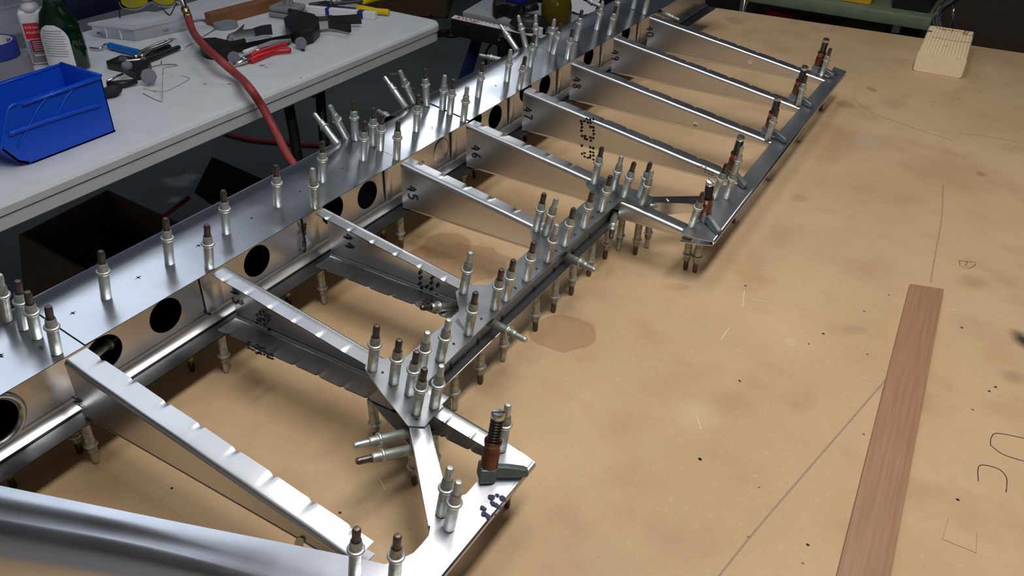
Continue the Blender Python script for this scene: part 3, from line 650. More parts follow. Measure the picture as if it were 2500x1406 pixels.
COLN = {'b': 'brown-tipped', 'z': 'zinc-tipped'}
def fastener(base, axis, col, phrase, group, worn=0):
    for k_, v_ in NUM.items(): phrase = phrase.replace(k_, v_)
    o = empty('spring_fastener', base, '%s fastener %s' % (COLN[col], phrase), 'fastener', group)
    ax = Vector(axis).normalized(); o.rotation_mode = 'QUATERNION'
    o.rotation_quaternion = Vector((0, 0, 1)).rotation_difference(ax)
    for nm, me in (('body', MB_[worn]), ('collar', MC_), ('plunger', MP_[col])):
        c = bpy.data.objects.new(nm, me); COL.objects.link(c); c.parent = o
    return o
def tip_axis(base, tip, nrm):
    """axis from a base point towards the measured tip; keeps to the sheet's normal where the sight line allows two answers"""
    d = ray(*tip).normalized(); b = (CAM - base); B = b.dot(d); C_ = b.dot(b) - FL * FL; D = B * B - C_
    if D <= 0: t = [-B]
    else: t = [-B - math.sqrt(D), -B + math.sqrt(D)]
    best = max(((CAM + d * s - base).normalized() for s in t), key=lambda v: v.dot(nrm))
    if best.dot(nrm) < .93: best = (best + nrm * 1.5).normalized()
    return best
G1, G2, G3, G4, G5 = 'fasteners along the top of the nose skin', 'fasteners standing on the gussets and tab spar', 'fasteners on the trailing edge', 'fasteners hanging under the frame', 'fasteners lying sideways'
SPAR = [  # base px, tip px, plunger, phrase, worn
 ((16, 780), (-2, 670), 'z', 'with a mottled grey body, cut by the left edge of the picture', 1),
 ((58, 800), (43, 685), 'b', 'at the left end of the nose skin, half hidden behind another', 0),
 ((90, 822), (67, 712), 'b', 'at the left end of the nose skin, before the half hidden one', 0),
 ((138, 860), (117, 747), 'b', 'on the nose skin above the front corner of the nearest rib', 0),
 ((259, 726), (246, 612), 'b', 'standing alone on the nose skin, in front of the cardboard box', 0),
 ((414, 642), (404, 532), 'b', 'on the nose skin at the right-hand end of the cardboard box', 0),
 ((511, 652), (505, 548), 'b', 'on the nose skin directly above rib 43', 0),
 ((552, 568), (545, 464), 'b', 'on the back edge of the nose skin, left of the black case', 0),
 ((678, 502), (674, 403), 'b', 'on the nose skin, just left of where the red hose disappears', 0),
 ((769, 506), (763, 411), 'z', 'with a dull grey tip on the nose skin directly above rib 44', 1),
 ((787, 442), (787, 345), 'b', 'on the nose skin, just right of where the red hose disappears', 0),
 ((825, 353), (767, 277), 'z', 'leaning far back on the rolled nose before the black table legs', 0),
 ((846, 338), (805, 257), 'z', 'leaning slightly back on the rolled nose before the black table legs', 0),
 ((868, 341), (862, 245), 'b', 'upright behind the row at rib 45, nearest the leaning pair', 0),
 ((911, 354), (911, 264), 'b', 'in the tight cluster at rib 45, rearmost of three standing close together', 0),
 ((886, 389), (890, 296), 'b', 'in the cluster at rib 45, front left one', 0),
 ((928, 365), (933, 279), 'b', 'in the cluster at rib 45, just right of the rearmost one', 0),
 ((968, 387), (972, 295), 'b', 'on the nose skin directly above rib 45', 0),
 ((991, 263), (938, 200), 'z', 'leaning far back on the rolled nose above rib 46, left of two', 0),
 ((1009, 250), (976, 172), 'z', 'with a cream body leaning back on the rolled nose above rib 46', 1),
 ((1042, 256), (1037, 168), 'b', 'with a bluish body at the back of the nose skin near rib 46', 0),
 ((1016, 319), (1021, 232), 'b', 'alone in the middle of the nose skin between ribs 45 and 46', 0),
 ((1080, 267), (1086, 184), 'z', 'in the row of three at rib 46, leftmost', 0),
 ((1098, 277), (1107, 194), 'b', 'in the row of three at rib 46, middle one', 0),
 ((1131, 294), (1141, 211), 'z', 'on the nose skin directly above rib 46', 0),
 ((1167, 236), (1179, 153), 'b', 'alone at the left edge of the bright reflection on the nose skin', 0),
 ((1237, 198), (1247, 121), 'z', 'in the bright reflection on the nose skin, rear one of two', 0),
 ((1267, 216), (1283, 137), 'b', 'on the nose skin directly above rib 47', 0),
 ((1294, 162), (1305, 84), 'b', 'at the right edge of the bright reflection on the nose skin', 0),
 ((1262, 122), (1221, 61), 'z', 'leaning far back on the rolled nose in front of the power-tool table', 0),
 ((1284, 114), (1265, 37), 'z', 'leaning slightly back on the rolled nose in front of the power-tool table', 0),
 ((1308, 114), (1308, 36), 'z', 'upright on the rolled nose in front of the amber bottle', 0),
 ((1341, 124), (1354, 46), 'z', 'in the row of three at rib 48, leftmost', 0),
 ((1351, 131), (1371, 57), 'b', 'in the row of three at rib 48, middle one', 0),
 ((1385, 143), (1398, 71), 'b', 'on the nose skin directly above rib 48', 0),
 ((1407, 99), (1421, 24), 'b', 'on the nose skin between ribs 48 and 49, beside the paper sheet', 0),
 ((1457, 72), (1472, 2), 'z', 'at the far end of the nose skin, rear one near the paper sheet', 0),
 ((1488, 85), (1505, 14), 'b', 'on the nose skin directly above rib 49', 0),
 ((1502, 45), (1515, -26), 'z', 'behind the one above rib 49, cut by the top of the picture', 1),
 ((1546, 21), (1560, -48), 'z', 'left of the last one on the nose skin, cut by the top edge', 0),
 ((1573, 34), (1588, -34), 'z', 'on the nose skin directly above the rib marked 40', 0)]
for bp, tp, c, ph, wn in SPAR:
    base = ontop(*bp, .0012); nrm = TN.copy()
    dx = base.x + .062
    if dx < 0:   # on the rolled part of the nose
        x = max(base.x, -.104); 
        d = ray(*bp)
        # drop the base on to the rolled skin
        if 'rolled nose' in ph:
            nrm = (TN + Vector((-1, 0, 0)) * (.95 if 'far back' in ph else (.42 if 'leaning' in ph else .1))).normalized()
            base = ontop(*bp, -.003)
    fastener(base, tip_axis(base, tp, nrm), c, ph, G1, wn)
AUX = [
 ((1450, 446), (1470, 359), 'b', 'at the tip of rib 46 on the farthest gusset', 0), ((1497, 462), (1518, 381), 'z', 'behind the brown-tipped pair in the middle of the farthest gusset', 1),
 ((1523, 479), (1549, 396), 'b', 'in the middle of the farthest gusset, over the short plain rib', 0), ((1563, 481), (1588, 397), 'b', 'at the right end of the farthest gusset, rear one', 0),
 ((1567, 498), (1592, 415), 'z', 'at the right end of the farthest gusset, front one', 1), ((1468, 514), (1491, 429), 'b', 'on the neck between the farthest gusset and the tab spar', 0),
 ((1425, 554), (1446, 468), 'b', 'on the tab spar just left of the farthest gusset', 0), ((1378, 597), (1401, 508), 'b', 'on the tab spar right of the cluster at rib 45', 0),
 ((1309, 561), (1329, 472), 'b', 'at the tip of rib 45 on its gusset', 0), ((1331, 572), (1359, 484), 'z', 'close behind the one at the tip of rib 45', 1),
 ((1336, 636), (1360, 548), 'z', 'on the tab spar before the pair at the tip of rib 45', 1), ((1284, 682), (1304, 590), 'b', 'on the tab spar left of the sideways fastener near rib 45', 0),
 ((1234, 730), (1254, 634), 'b', 'on the tab spar between ribs 44 and 45, right of a close pair', 0), ((1207, 752), (1225, 657), 'b', 'on the tab spar between ribs 44 and 45, left of a close pair', 1),
 ((1131, 712), (1149, 616), 'z', 'at the tip of rib 44 on its gusset', 1), ((1143, 813), (1162, 713), 'b', 'on the tab spar in front of the gusset of rib 44', 1),
 ((1074, 876), (1096, 780), 'z', 'on the tab spar just beyond the nearest gusset', 1), ((1028, 905), (1044, 811), 'z', 'with the dull tip at the rear of the nearest gusset', 1),
 ((1000, 959), (1018, 857), 'b', 'with the shiny body in the middle of the nearest gusset', 0), ((961, 932), (975, 829), 'b', 'on the nearest gusset between its left corner and its middle', 1),
 ((909, 900), (920, 794), 'b', 'at the tip of rib 43 on the left corner of the nearest gusset', 1), ((1015, 1006), (1037, 899), 'b', 'at the lower tip of the nearest gusset', 1),
 ((1060, 991), (1078, 892), 'z', 'at the right edge of the nearest gusset', 1)]
for bp, tp, c, ph, wn in AUX:
    base = ontop(*bp, .0019); fastener(base, tip_axis(base, tp, TN), c, ph, G2, wn)
TE_ = [
 ((2006, 184), (2028, 118), 'b', 'at the end of rib 40 beside the farthest side-grip clamp', 0), ((1949, 257), (1968, 184), 'b', 'at the end of rib 49 beside a side-grip clamp', 0),
 ((1874, 340), (1899, 264), 'b', 'at the end of rib 48 beside a side-grip clamp', 0), ((1774, 483), (1799, 400), 'z', 'on the trailing edge below rib 47, right one of a pair', 1),
 ((1744, 483), (1774, 400), 'b', 'on the trailing edge below rib 47, left one of a pair', 1), ((1789, 434), (1812, 356), 'z', 'at the end of rib 47 behind a close pair', 0),
 ((1689, 552), (1717, 470), 'b', 'at the near end of the long trailing-edge strip', 1),
 ((1077, 1253), (1099, 1141), 'z', 'with worn body at the foot of the near diagonal brace', 1), ((1096, 1288), (1120, 1176), 'z', 'with smooth grey body at the foot of the near diagonal brace', 0),
 ((1223, 1096), (1241, 987), 'z', 'standing behind the nearest side-grip clamp', 1), ((866, 1402), (871, 1289), 'b', 'where the curved tip skin meets the nearest rib', 0),
 ((962, 1420), (971, 1306), 'b', 'on the near corner of the bright inked trailing-edge piece', 1)]
for bp, tp, c, ph, wn in TE_:
    base = ontop(*bp, .0012); fastener(base, tip_axis(base, tp, TN), c, ph, G3, wn)
UNDER = [  # tip px on the bench
 ((30, 1192), 'b', 'at the far left under the front spar, partly behind the curved skin'), ((199, 1106), 'b', 'under the front spar at the nearest rib, left of two'), ((237, 1128), 'z', 'under the front spar at the nearest rib, right of two'),
 ((337, 976), 'b', 'peeping out under the front spar between the nearest rib and rib 43'), ((471, 906), 'b', 'under the front spar at rib 43, left of two'), ((558, 908), 'z', 'under the front corner of rib 43'),
 ((703, 746), 'b', 'under the front spar at rib 44, left of two'), ((790, 741), 'z', 'under the front corner of rib 44'), ((934, 592), 'b', 'under the front spar at rib 45, left of two'), ((980, 605), 'b', 'under the front corner of rib 45'),
 ((1131, 462), 'z', 'under the front spar at rib 46, left of two'), ((1158, 434), 'b', 'under the front corner of rib 46'), ((1258, 352), 'z', 'under the front spar at rib 47, left of two'), ((1282, 345), 'b', 'under the front corner of rib 47'), ((1389, 266), 'z', 'under the front corner of rib 48'),
 ((1109, 998), 'z', 'under the tab spar, nearest of the row'), ((1173, 937), 'b', 'under the tab spar, second of the row from the near end'), ((1230, 882), 'z', 'under the tab spar, below the near sideways fastener'), ((1304, 806), 'b', 'under the tab spar beside the round stain on the bench'),
 ((1352, 762), 'b', 'under the tab spar, left of the far sideways fastener'), ((1395, 718), 'b', 'under the tab spar, just below the far sideways fastener'), ((1440, 673), 'b', 'under the tab spar, right of the far sideways fastener'), ((1478, 631), 'b', 'under the tab spar near the farthest gusset'),
 ((1511, 611), 'z', 'under the corner of the farthest gusset'), ((1552, 622), 'b', 'under the farthest gusset, front one of a pair'), ((1577, 604), 'z', 'under the farthest gusset, rear one of a pair'),
 ((918, 1076), 'b', 'under the nearest gusset at the end of rib 43'), ((1014, 1183), 'b', 'in the dark under the near diagonal brace'), ((1062, 1160), 'z', 'half hidden to the right under the near diagonal brace'),
 ((1672, 657), 'b', 'under the near end of the long trailing-edge strip, left of two'), ((1697, 664), 'b', 'under the near end of the long trailing-edge strip, right of two'), ((1239, 1238), 'b', 'peeping out below the blue-inked trailing-edge piece'),
 ((1948, 346), 'z', 'peeping out under the trailing edge below rib 49'), ((2004, 270), 'b', 'peeping out under the trailing edge below rib 40'), ((1871, 438), 'z', 'peeping out under the trailing edge below rib 48'), ((1788, 542), 'b', 'peeping out under the trailing edge below rib 47')]
for tp, c, ph in UNDER:
    p = onz(*tp, 0); fastener(Vector((p.x, p.y, FL + .0004)), (random.uniform(-.03, .03), random.uniform(-.03, .03), -1), c, ph, G4, 1)
def side(bp, tp, base, c, ph, worn=1, wdir=None):
    ax = tip_axis(base, tp, wdir); fastener(base, ax, c, ph, G5, worn)
b0 = onx(1376, 622, XA - .009); side((0, 0), (1453, 660), b0, 'z', 'sticking out sideways from the tab spar near rib 45', 1, Vector((1, -.1, 0)))
b0 = onx(1190, 783, XA - .009); side((0, 0), (1285, 831), b0, 'z', 'sticking out sideways from the tab spar near the nearest gusset', 1, Vector((1, -.1, 0)))
b0 = onx(1500, 522, XA - .006); fastener(b0, (.35, -.9, -.1), 'b', 'tucked inside the tab spar channel under the farthest gusset', G5, 1)
b0 = ontop(1000, 1030); b0.z = .062; fastener(b0, tip_axis(b0, (893, 1070), Vector((-.55, -.8, 0))), 'z', 'pointing left below the nearest gusset, upper of two', G5, 1)
b0 = ontop(1010, 1070); b0.z = .060; fastener(b0, tip_axis(b0, (902, 1109), Vector((-.6, -.8, 0))), 'b', 'pointing left below the nearest gusset, lower of two', G5, 1)
b0 = ony(1122, 748, RY[44] - .0012); fastener(b0, tip_axis(b0, (1078, 719), Vector((-.5, -.8, .05))), 'b', 'pointing left from the end of rib 44', G5, 1)
b0 = ontop(1580, 492); b0.z = .066; fastener(b0, tip_axis(b0, (1614, 472 + 0), Vector((.8, .4, 0))), 'z', 'pointing away behind the farthest gusset', G5, 0)
b0 = onx(1606, 28, XW + .002); fastener(b0, (1, -.25, -.1), 'z', 'pointing right from the front spar behind the rib marked 40', G5, 0)
b0 = onx(212, 878, XW - .004); fastener(b0, tip_axis(b0, (259, 853), Vector((-.1, 1, .1))), 'z', 'lying inside the round spar hole beside the nearest rib', G5, 0)
b0 = Vector((-.1085, onx(1238, 150, -.1085).y, onx(1238, 150, -.1085).z)); fastener(b0, Vector((-1, -.12, .05)), 'z', 'sticking out level from the nose near the blue tool stand', G5, 0)
b0 = onx(968, 300, -.106); fastener(b0, tip_axis(b0, (922, 270), Vector((-1, 0, .3))), 'z', 'sticking out behind the nose near the leaning pair at rib 46', G5, 0)
b0 = onx(1473, 18, -.106); fastener(b0, tip_axis(b0, (1438, 2), Vector((-1, 0, .2))), 'b', 'sticking out from the nose beside the paper sheet', G5, 0)

# ---------------------------------------------------------------- side-grip clamps with copper sleeve, spring and lever
def clamp_meshes():
    d = {}
    bm = bmesh.new()
    ol = [(-.0072, -.0072), (.002, -.0072), (.0055, -.0058), (.0075, -.0025), (.0075, .0025), (.0055, .0058), (.002, .0072), (-.0072, .0072)]
    vs = [bm.verts.new((x, y, -.0035)) for x, y in ol]; f = bm.faces.new(vs); r = bmesh.ops.extrude_face_region(bm, geom=[f]); bmesh.ops.translate(bm, vec=(0, 0, .0125), verts=[g for g in r['geom'] if isinstance(g, bmesh.types.BMVert)])
    bmesh.ops.bevel(bm, geom=bm.edges[:], offset=.0012, segments=2, profile=.5, affect='EDGES'); bmesh.ops.recalc_face_normals(bm, faces=bm.faces)
    me = bpy.data.meshes.new('jaw'); bm.to_mesh(me); bm.free(); me.materials.append(GREYCAST); d['jaw'] = me
    bm = bmesh.new()   # tapering lever with a thin end
    pr = [(.003, .001, .0042, .0095), (.016, .0001, .0046, .0085), (.029, .0001, .0050, .0060), (.032, .0003, .0042, .0045)]
    rings = [[bm.verts.new((x, -w, z0)), bm.verts.new((x, w, z0)), bm.verts.new((x, w * .6, z1)), bm.verts.new((x, -w * .6, z1))] for x, z0, w, z1 in pr]
    for a, b in zip(rings, rings[1:]):
        for k in range(4): bm.faces.new((a[k], a[(k + 1) % 4], b[(k + 1) % 4], b[k]))
    bm.faces.new(rings[0][::-1]); bm.faces.new(rings[-1]); bmesh.ops.bevel(bm, geom=bm.edges[:], offset=.0007, segments=1, affect='EDGES'); bmesh.ops.recalc_face_normals(bm, faces=bm.faces)
    me = bpy.data.meshes.new('lever'); bm.to_mesh(me); bm.free(); me.materials.append(GREYCAST); d['lever'] = me
    d['sleeve'] = lathe_mesh('sleeve', [(.0068, .0085), (.0068, .024), (.0062, .0250), (.0062, .029), (.0068, .030), (.0070, .033), (.0062, .0340), (.0048, .0336)], COPPER, 20)
    V, F = tube_vf([Vector((.0041 * math.cos(t), .0041 * math.sin(t), .0330 + .0026 * t / 6.283)) for t in [2 * PI * k / 14 for k in range(14 * 8 + 1)]], .00105, 6)
    me = bpy.data.meshes.new('spring'); me.from_pydata([tuple(v) for v in V], [], F); me.materials.append(DKSTEEL)
    for p in me.polygons: p.use_smooth = True
    d['spring'] = me
    d['stud'] = lathe_mesh('stud', [(.0028, .010), (.0028, .0545), (.0028, .0550)], DKSTEEL, 12)
    d['cap'] = lathe_mesh('cap', [(.0050, .0540), (.0053, .0550), (.0053, .0575), (.0046, .0588), (.0001, .0590)], STEEL, 18)
    bm = box_bm((0, 0, .0590), (.0100, .0010, .0004)); me = bpy.data.meshes.new('slot'); bm.to_mesh(me); bm.free(); me.materials.append(INK); d['slot'] = me
    return d
CM = clamp_meshes()
CL = [((1190, 1158), (1217, 1006), 'nearest, standing on the bright trailing-edge piece at the bottom', .75), ((1720, 530), (1735, 441), 'at the near end of the long trailing-edge strip', -.62), ((1783, 424), (1810, 333), 'at the end of rib 47, behind three fasteners', -.55),
      ((1875, 322), (1901, 236), 'at the end of rib 48', -.3), ((1940, 239), (1966, 162), 'at the end of rib 49', -.25), ((1994, 170), (2018, 95), 'at the end of rib 40, farthest of all', -.2)]
for i, (bp, tp, ph, rz) in enumerate(CL):
    base = ontop(*bp, .0046)
    for k_, v_ in NUM.items(): ph = ph.replace(k_, v_)
    o = empty('side_grip_clamp', base, 'copper-sleeved lever clamp %s' % ph, 'clamp', 'side-grip clamps on the trailing edge')
    d = ray(*tp).normalized(); b = CAM - base; B = b.dot(d); D = B * B - b.dot(b) + .059 ** 2
    ts = [-B] if D <= 0 else [-B - math.sqrt(D), -B + math.sqrt(D)]
    ax = max(((CAM + d * s - base).normalized() for s in ts), key=lambda v: v.dot(TN))
    if ax.dot(TN) < .93: ax = (ax + TN * 1.5).normalized()
    hx = Vector((math.cos(rz), math.sin(rz), 0)); hx = (hx - ax * hx.dot(ax)).normalized(); hy = ax.cross(hx)
    o.rotation_euler = Matrix((hx, hy, ax)).transposed().to_euler()
    for nm in ('jaw', 'lever', 'sleeve', 'spring', 'cap'):
        c = bpy.data.objects.new(nm, CM[nm]); COL.objects.link(c); c.parent = o
        if nm == 'spring':
            s_ = bpy.data.objects.new('stud', CM['stud']); COL.objects.link(s_); s_.parent = c
        if nm == 'cap':
            s_ = bpy.data.objects.new('slot', CM['slot']); COL.objects.link(s_); s_.parent = c
        if nm == 'lever' and i == 0:
            t_ = text('embossed_letters', 'CLEKO-LOC', .0036, Matrix.Translation((.0300, -.0012, .0064)) @ Matrix.Rotation(PI, 4, 'Z') @ Matrix.Rotation(-.14, 4, 'Y'), mat('raised_grey', (.30, .33, .34), .5, .7), None)
            t_.parent = c

# ---------------------------------------------------------------- white folding table
TZ = -.17
def W(px, py, h=0): return onz(px, py, TZ + h)
TX1 = -.860; TX0 = -1.62; TY0 = -.42; TY1 = onz(1040, 40, TZ).y - .005
ft = empty('folding_table', (-1.24, .5, FZ), 'white plastic folding table with black legs, covered in tools', 'table')
def rrect(x0, x1, y0, y1, r, z, n=6):
    P = []
    for cx, cy, a0 in ((x1 - r, y1 - r, 0), (x0 + r, y1 - r, PI / 2), (x0 + r, y0 + r, PI), (x1 - r, y0 + r, 1.5 * PI)):
        for k in range(n + 1): a = a0 + PI / 2 * k / n; P.append(Vector((cx + r * math.cos(a), cy + r * math.sin(a), z)))
    return P
loops = []
for ins, dz in ((.012, 0), (.004, -.002), (0, -.008), (.0, -.022), (.004, -.024), (.004, -.050), (.010, -.056), (.03, -.056), (.03, -.03)):
    loops.append(rrect(TX0 + ins, TX1 - ins, TY0 + ins, TY1 - ins, .045 - ins * .6, TZ + dz))
V = [p for l_ in loops for p in l_]; n = len(loops[0]); F = [tuple(range(n))]
for i in range(len(loops) - 1):
    for k in range(n): F.append((i * n + k, (i + 1) * n + k, (i + 1) * n + (k + 1) % n, i * n + (k + 1) % n))
F.append(tuple((len(loops) - 1) * n + k for k in range(n))[::-1])
o = mesh('table_top', V, F, TABLEP, ft)
for p in o.data.polygons: p.use_smooth = True
o.data.set_sharp_from_angle(angle=.5)
strokes('stain_mark', [dense([W(*p) for p in ((375, 222), (400, 224), (430, 212), (462, 192), (440, 185))]), dense([W(*p) for p in ((350, 216), (380, 224)) ])], .004, (0, 0, 1), mat('rust_stain', (.40, .34, .20), .7), ft)
blobs('scuff_mark', [(W(x, y), a * .001, a * .0008) for x, y, a in ((640, 160, 9), (650, 165, 5), (560, 205, 5), (500, 205, 5), (735, 190, 3), (420, 95, 12), (265, 290, 8))], (0, 0, 1), (1, .4, 0), mat('scuff', (.30, .31, .32), .7), ft)
# leg pair with bracket, seen below the far part of the table
lx = -.93; 
lb = onx(742, 190, -.98); yl = lb.y
def leg_set(y, vis=True):
    tube('leg', smooth_path([(-.985, y, TZ - .03), (-.985, y, TZ - .25), (-.96, y - .01, -.6), (-.94, y - .01, FZ + .01)], 6), .014, BLACKM, ft, 10)
    tube('leg', smooth_path([(-1.50, y, TZ - .03), (-1.50, y, TZ - .25), (-1.52, y - .01, -.6), (-1.54, y - .01, FZ + .01)], 6), .014, BLACKM, ft, 10)
    tube('cross_bar', [(-.985, y, -.55), (-1.50, y, -.55)], .011, BLACKM, ft, 8)
leg_set(TY0 + .25)
A1 = onx(778, 175, -.98); A2 = onx(790, 330, -.95)
B1 = onx(697, 215, -.95); B2 = onz(728, 420, FZ)
tube('leg', smooth_path([Vector((A1.x, A1.y, TZ - .03)), A1, onx(783, 250, -.97), A2, onx(800, 420, -.93)], 5), .0135, BLACKM, ft, 10)
tube('leg', smooth_path([Vector((B1.x, B1.y, TZ - .03)), B1, onx(708, 275, -.94), onx(718, 330, -.93), onx(727, 390, -.92), onx(732, 460, -.92)], 5), .0135, BLACKM, ft, 10)
box_c = (B1 + A1) / 2
prism('leg_bracket', [onx(x, y, -.955) for x, y in ((690, 196), (735, 192), (775, 212), (768, 240), (738, 222), (705, 228))], Vector((-.02, 0, 0)), BLACKM, ft)
kn = onx(318, 388, -.93); lathe('foot_cap', [(.001, -.022), (.02, -.02), (.024, 0), (.02, .02), (.001, .024)], RUBBER, ft, 16, Matrix.Translation(kn))
tube('leg', [kn, Vector((kn.x, kn.y, TZ - .04))], .010, BLACKM, ft, 8)

# blue parts bin
BXR = W(85, 398).x; yb0, yb1 = W(85, 398).y, W(290, 325).y
bn = empty('parts_bin', (BXR - .06, (yb0 + yb1) / 2, TZ), 'bright blue open-front plastic parts bin at the front edge of the white table', 'bin')
def ob(px, py): return onx(px, py, BXR + .004)
bp_ = onx(270, 176, BXR); ztb = bp_.z; BWD = .128
prof = [(yb0, TZ + .0005), (yb1 - .004, TZ + .0005), (yb1, ztb)]
f1 = onx(38, 250, BXR); f2 = onx(14, 290, BXR); f3 = onx(14, 352, BXR); f4 = onx(0, 360, BXR)
pf = [Vector((0, yb0, TZ + .0006)), Vector((0, yb1, TZ + .0006)), Vector((0, yb1 + .001, ztb)), Vector((0, f1.y, ztb - .001)), Vector((0, (f1.y * .6 + f2.y * .4) - .006, f1.z * .7 + f2.z * .3)), Vector((0, f2.y - .006, f2.z - .012)), Vector((0, f3.y - .008, f3.z)), Vector((0, f3.y - .012, f3.z - .004)), Vector((0, yb0 - .030, TZ + .014)), Vector((0, yb0 - .012, TZ + .003))]
for x, nm in ((BXR, 'side_wall'), (BXR - BWD, 'side_wall')): prism(nm, [p + Vector((x, 0, 0)) for p in pf], Vector((-.0028, 0, 0)), BLUEBIN, bn)
box('bottom', (BXR - BWD / 2, (yb0 + yb1) / 2 - .004, TZ + .0022), (BWD, yb1 - yb0 + .012, .003), BLUEBIN, bn, 0, 0)
box('back_wall', (BXR - BWD / 2, yb1 - .0012, (TZ + ztb) / 2), (BWD, .003, ztb - TZ - .001), BLUEBIN, bn, 0, .0005)
prism('front_lip', [Vector((BXR, p.y, p.z)) for p in (pf[7], pf[8], pf[9], pf[9] + Vector((0, .004, .003)), pf[8] + Vector((0, .004, .002)), pf[7] + Vector((0, .003, .001)))], Vector((-BWD, 0, 0)), BLUEBIN, bn)
for x in (BXR + .002, BXR - BWD - .002): tube('rim', [(x, f1.y + .01, ztb - .006), (x, yb1 - .002, ztb - .0035)], .0032, BLUEBIN, bn, 8)
tube('rim', [(BXR, yb1 + .001, ztb), (BXR - BWD, yb1 + .001, ztb)], .0032, BLUEBIN, bn, 8)
tube('rim', smooth_path([Vector((BXR + .001, p.y, p.z)) for p in pf[3:8]], 4), .0026, BLUEBIN, bn, 8)
def rbx(*pts): return smooth_path([onx(x, y, BXR + .0012) for x, y in pts], 5)
for q in (((130, 222), (95, 262), (70, 310), (45, 360)), ((187, 208), (160, 240), (138, 285))): tube('side_rib', rbx(*q), .0019, BLUEBIN, bn, 6)
tube('side_ridge', rbx((20, 328), (130, 290), (245, 255)), .0042, BLUEBIN, bn, 8)
tube('bottom_ridge', rbx((115, 392), (265, 332)), .0016, BLUEBIN, bn, 6)
# tape rolls
def roll(name, c, r0, r1, h, mo, mi, label, cat='tape'):
    t = empty(name, c, label, cat); M = Matrix.Translation(c)
    V, F = [], []
    lathe('tape', [(r1, .0002), (r0, .0002), (r0, h), (r1, h)], mo, t, 36, M, .6) if False else None
    seg = 40
    for r, z in ((r1, .0004), (r0, .0004), (r0 + .0004, h * .5), (r0, h), (r1, h)):
        for k in range(seg): a = 2 * PI * k / seg; V.append(Vector(c) + Vector((r * math.cos(a), r * math.sin(a), z)))
    for i in range(4):
        for k in range(seg): F.append((i * seg + k, i * seg + (k + 1) % seg, (i + 1) * seg + (k + 1) % seg, (i + 1) * seg + k))
    mesh('tape', V, F, mo, t)
    V = []; F = []
    for r, z in ((r1, 0), (r1 - .002, 0), (r1 - .002, h), (r1, h)):
        for k in range(seg): a = 2 * PI * k / seg; V.append(Vector(c) + Vector((r * math.cos(a), r * math.sin(a), z)))
    for i in range(4):
        for k in range(seg): F.append((i * seg + k, i * seg + (k + 1) % seg, ((i + 1) % 4) * seg + (k + 1) % seg, ((i + 1) % 4) * seg + k))
    mesh('core', V, F, mi, t); return t
dc = W(18, 185); roll('tape_roll', dc, .060, .038, .050, DUCT, CARD, 'roll of grey duct tape lying under the blue tape roll')
dc2 = Vector((dc.x - .004, dc.y - .012, TZ + .0505)); rt = roll('tape_roll', dc2, .055, .047, .036, BLUETAPE, PAPER, 'roll of blue masking tape stacked on the grey tape roll')
blobs('core_print', [(dc2 + Vector((-.006 + .012 * j, .0446 - .0006 * abs(j), .024 + .004 * (j % 2))), .0042, .0042) for j in range(-1, 3)], (0, -1, 0), (1, 0, 0), BLUETAPE, rt, .0006)
# isopropyl alcohol bottle
def bottle_lathe(name, c, prof, m, parent, sx=1, sy=1, rz=0, seg=28):
    M = Matrix.Translation(c) @ Matrix.Rotation(rz, 4, 'Z') @ Matrix.Diagonal((sx, sy, 1, 1)); return lathe(name, prof, m, parent, seg, M, .7)
ac = W(112, 152); ac = Vector((ac.x, ac.y, TZ)); alc = empty('alcohol_bottle', ac, 'white plastic bottle with a red and grey label, standing left of the green bottle', 'bottle')
ar = math.atan2(CAM.y - ac.y, CAM.x - ac.x) - PI / 2   # bottle front faces roughly along the table edge normal
AX = Matrix.Translation(ac) @ Matrix.Rotation(.95, 4, 'Z')
bo = box_bm((0, 0, 0), (1, 1, 1), M=AX @ Matrix.Translation((0, 0, .066)) @ Matrix.Diagonal((.062, .042, .132, 1)), bev=0); bmesh.ops.bevel(bo, geom=bo.edges[:], offset=.010, segments=4, profile=.5, affect='EDGES'); from_bm('body', bo, WHITEP, alc, ang=.9)
V, F = lathe_vf([(.022, .128), (.020, .140), (.0135, .150), (.0135, .156)], 24, AX); mesh('neck', V, F, WHITEP, alc, True)
V, F = lathe_vf([(.0165, .152), (.0165, .172), (.014, .174)], 24, AX); mesh('cap', V, F, WHITEP, alc, True)
def lab(parent, M, x0, x1, z0, z1, y, m, name='label_panel'):
    return mesh(name, [M @ Vector((x, y, z)) for x, z in ((x0, z0), (x1, z0), (x1, z1), (x0, z1))], [(0, 1, 2, 3)], m, parent)
lab(alc, AX, -.024, .022, .008, .062, -.02125, GREYL); lab(alc, AX, -.024, .022, .066, .104, -.02125, REDP); lab(alc, AX, -.018, .018, .034, .064, -.0214, REDD)
lab(alc, AX, -.016, .017, .024, .0275, -.0214, PAPER)
FL_ = AX @ Matrix.Translation((-.021, -.0214, .0905)) @ Matrix.Rotation(PI / 2, 4, 'X')
text('label_lettering', '91% Isopropyl', .0088, FL_, PAPER, alc, .00005); text('label_lettering', 'Alcohol', .0088, FL_ @ Matrix.Translation((0, -.0115, 0)), PAPER, alc, .00005)
for k in range(5): lab(alc, AX, -.014, .014 - .004 * (k % 2), .038 + .005 * k, .0395 + .005 * k, -.0216, PAPER, 'label_line')
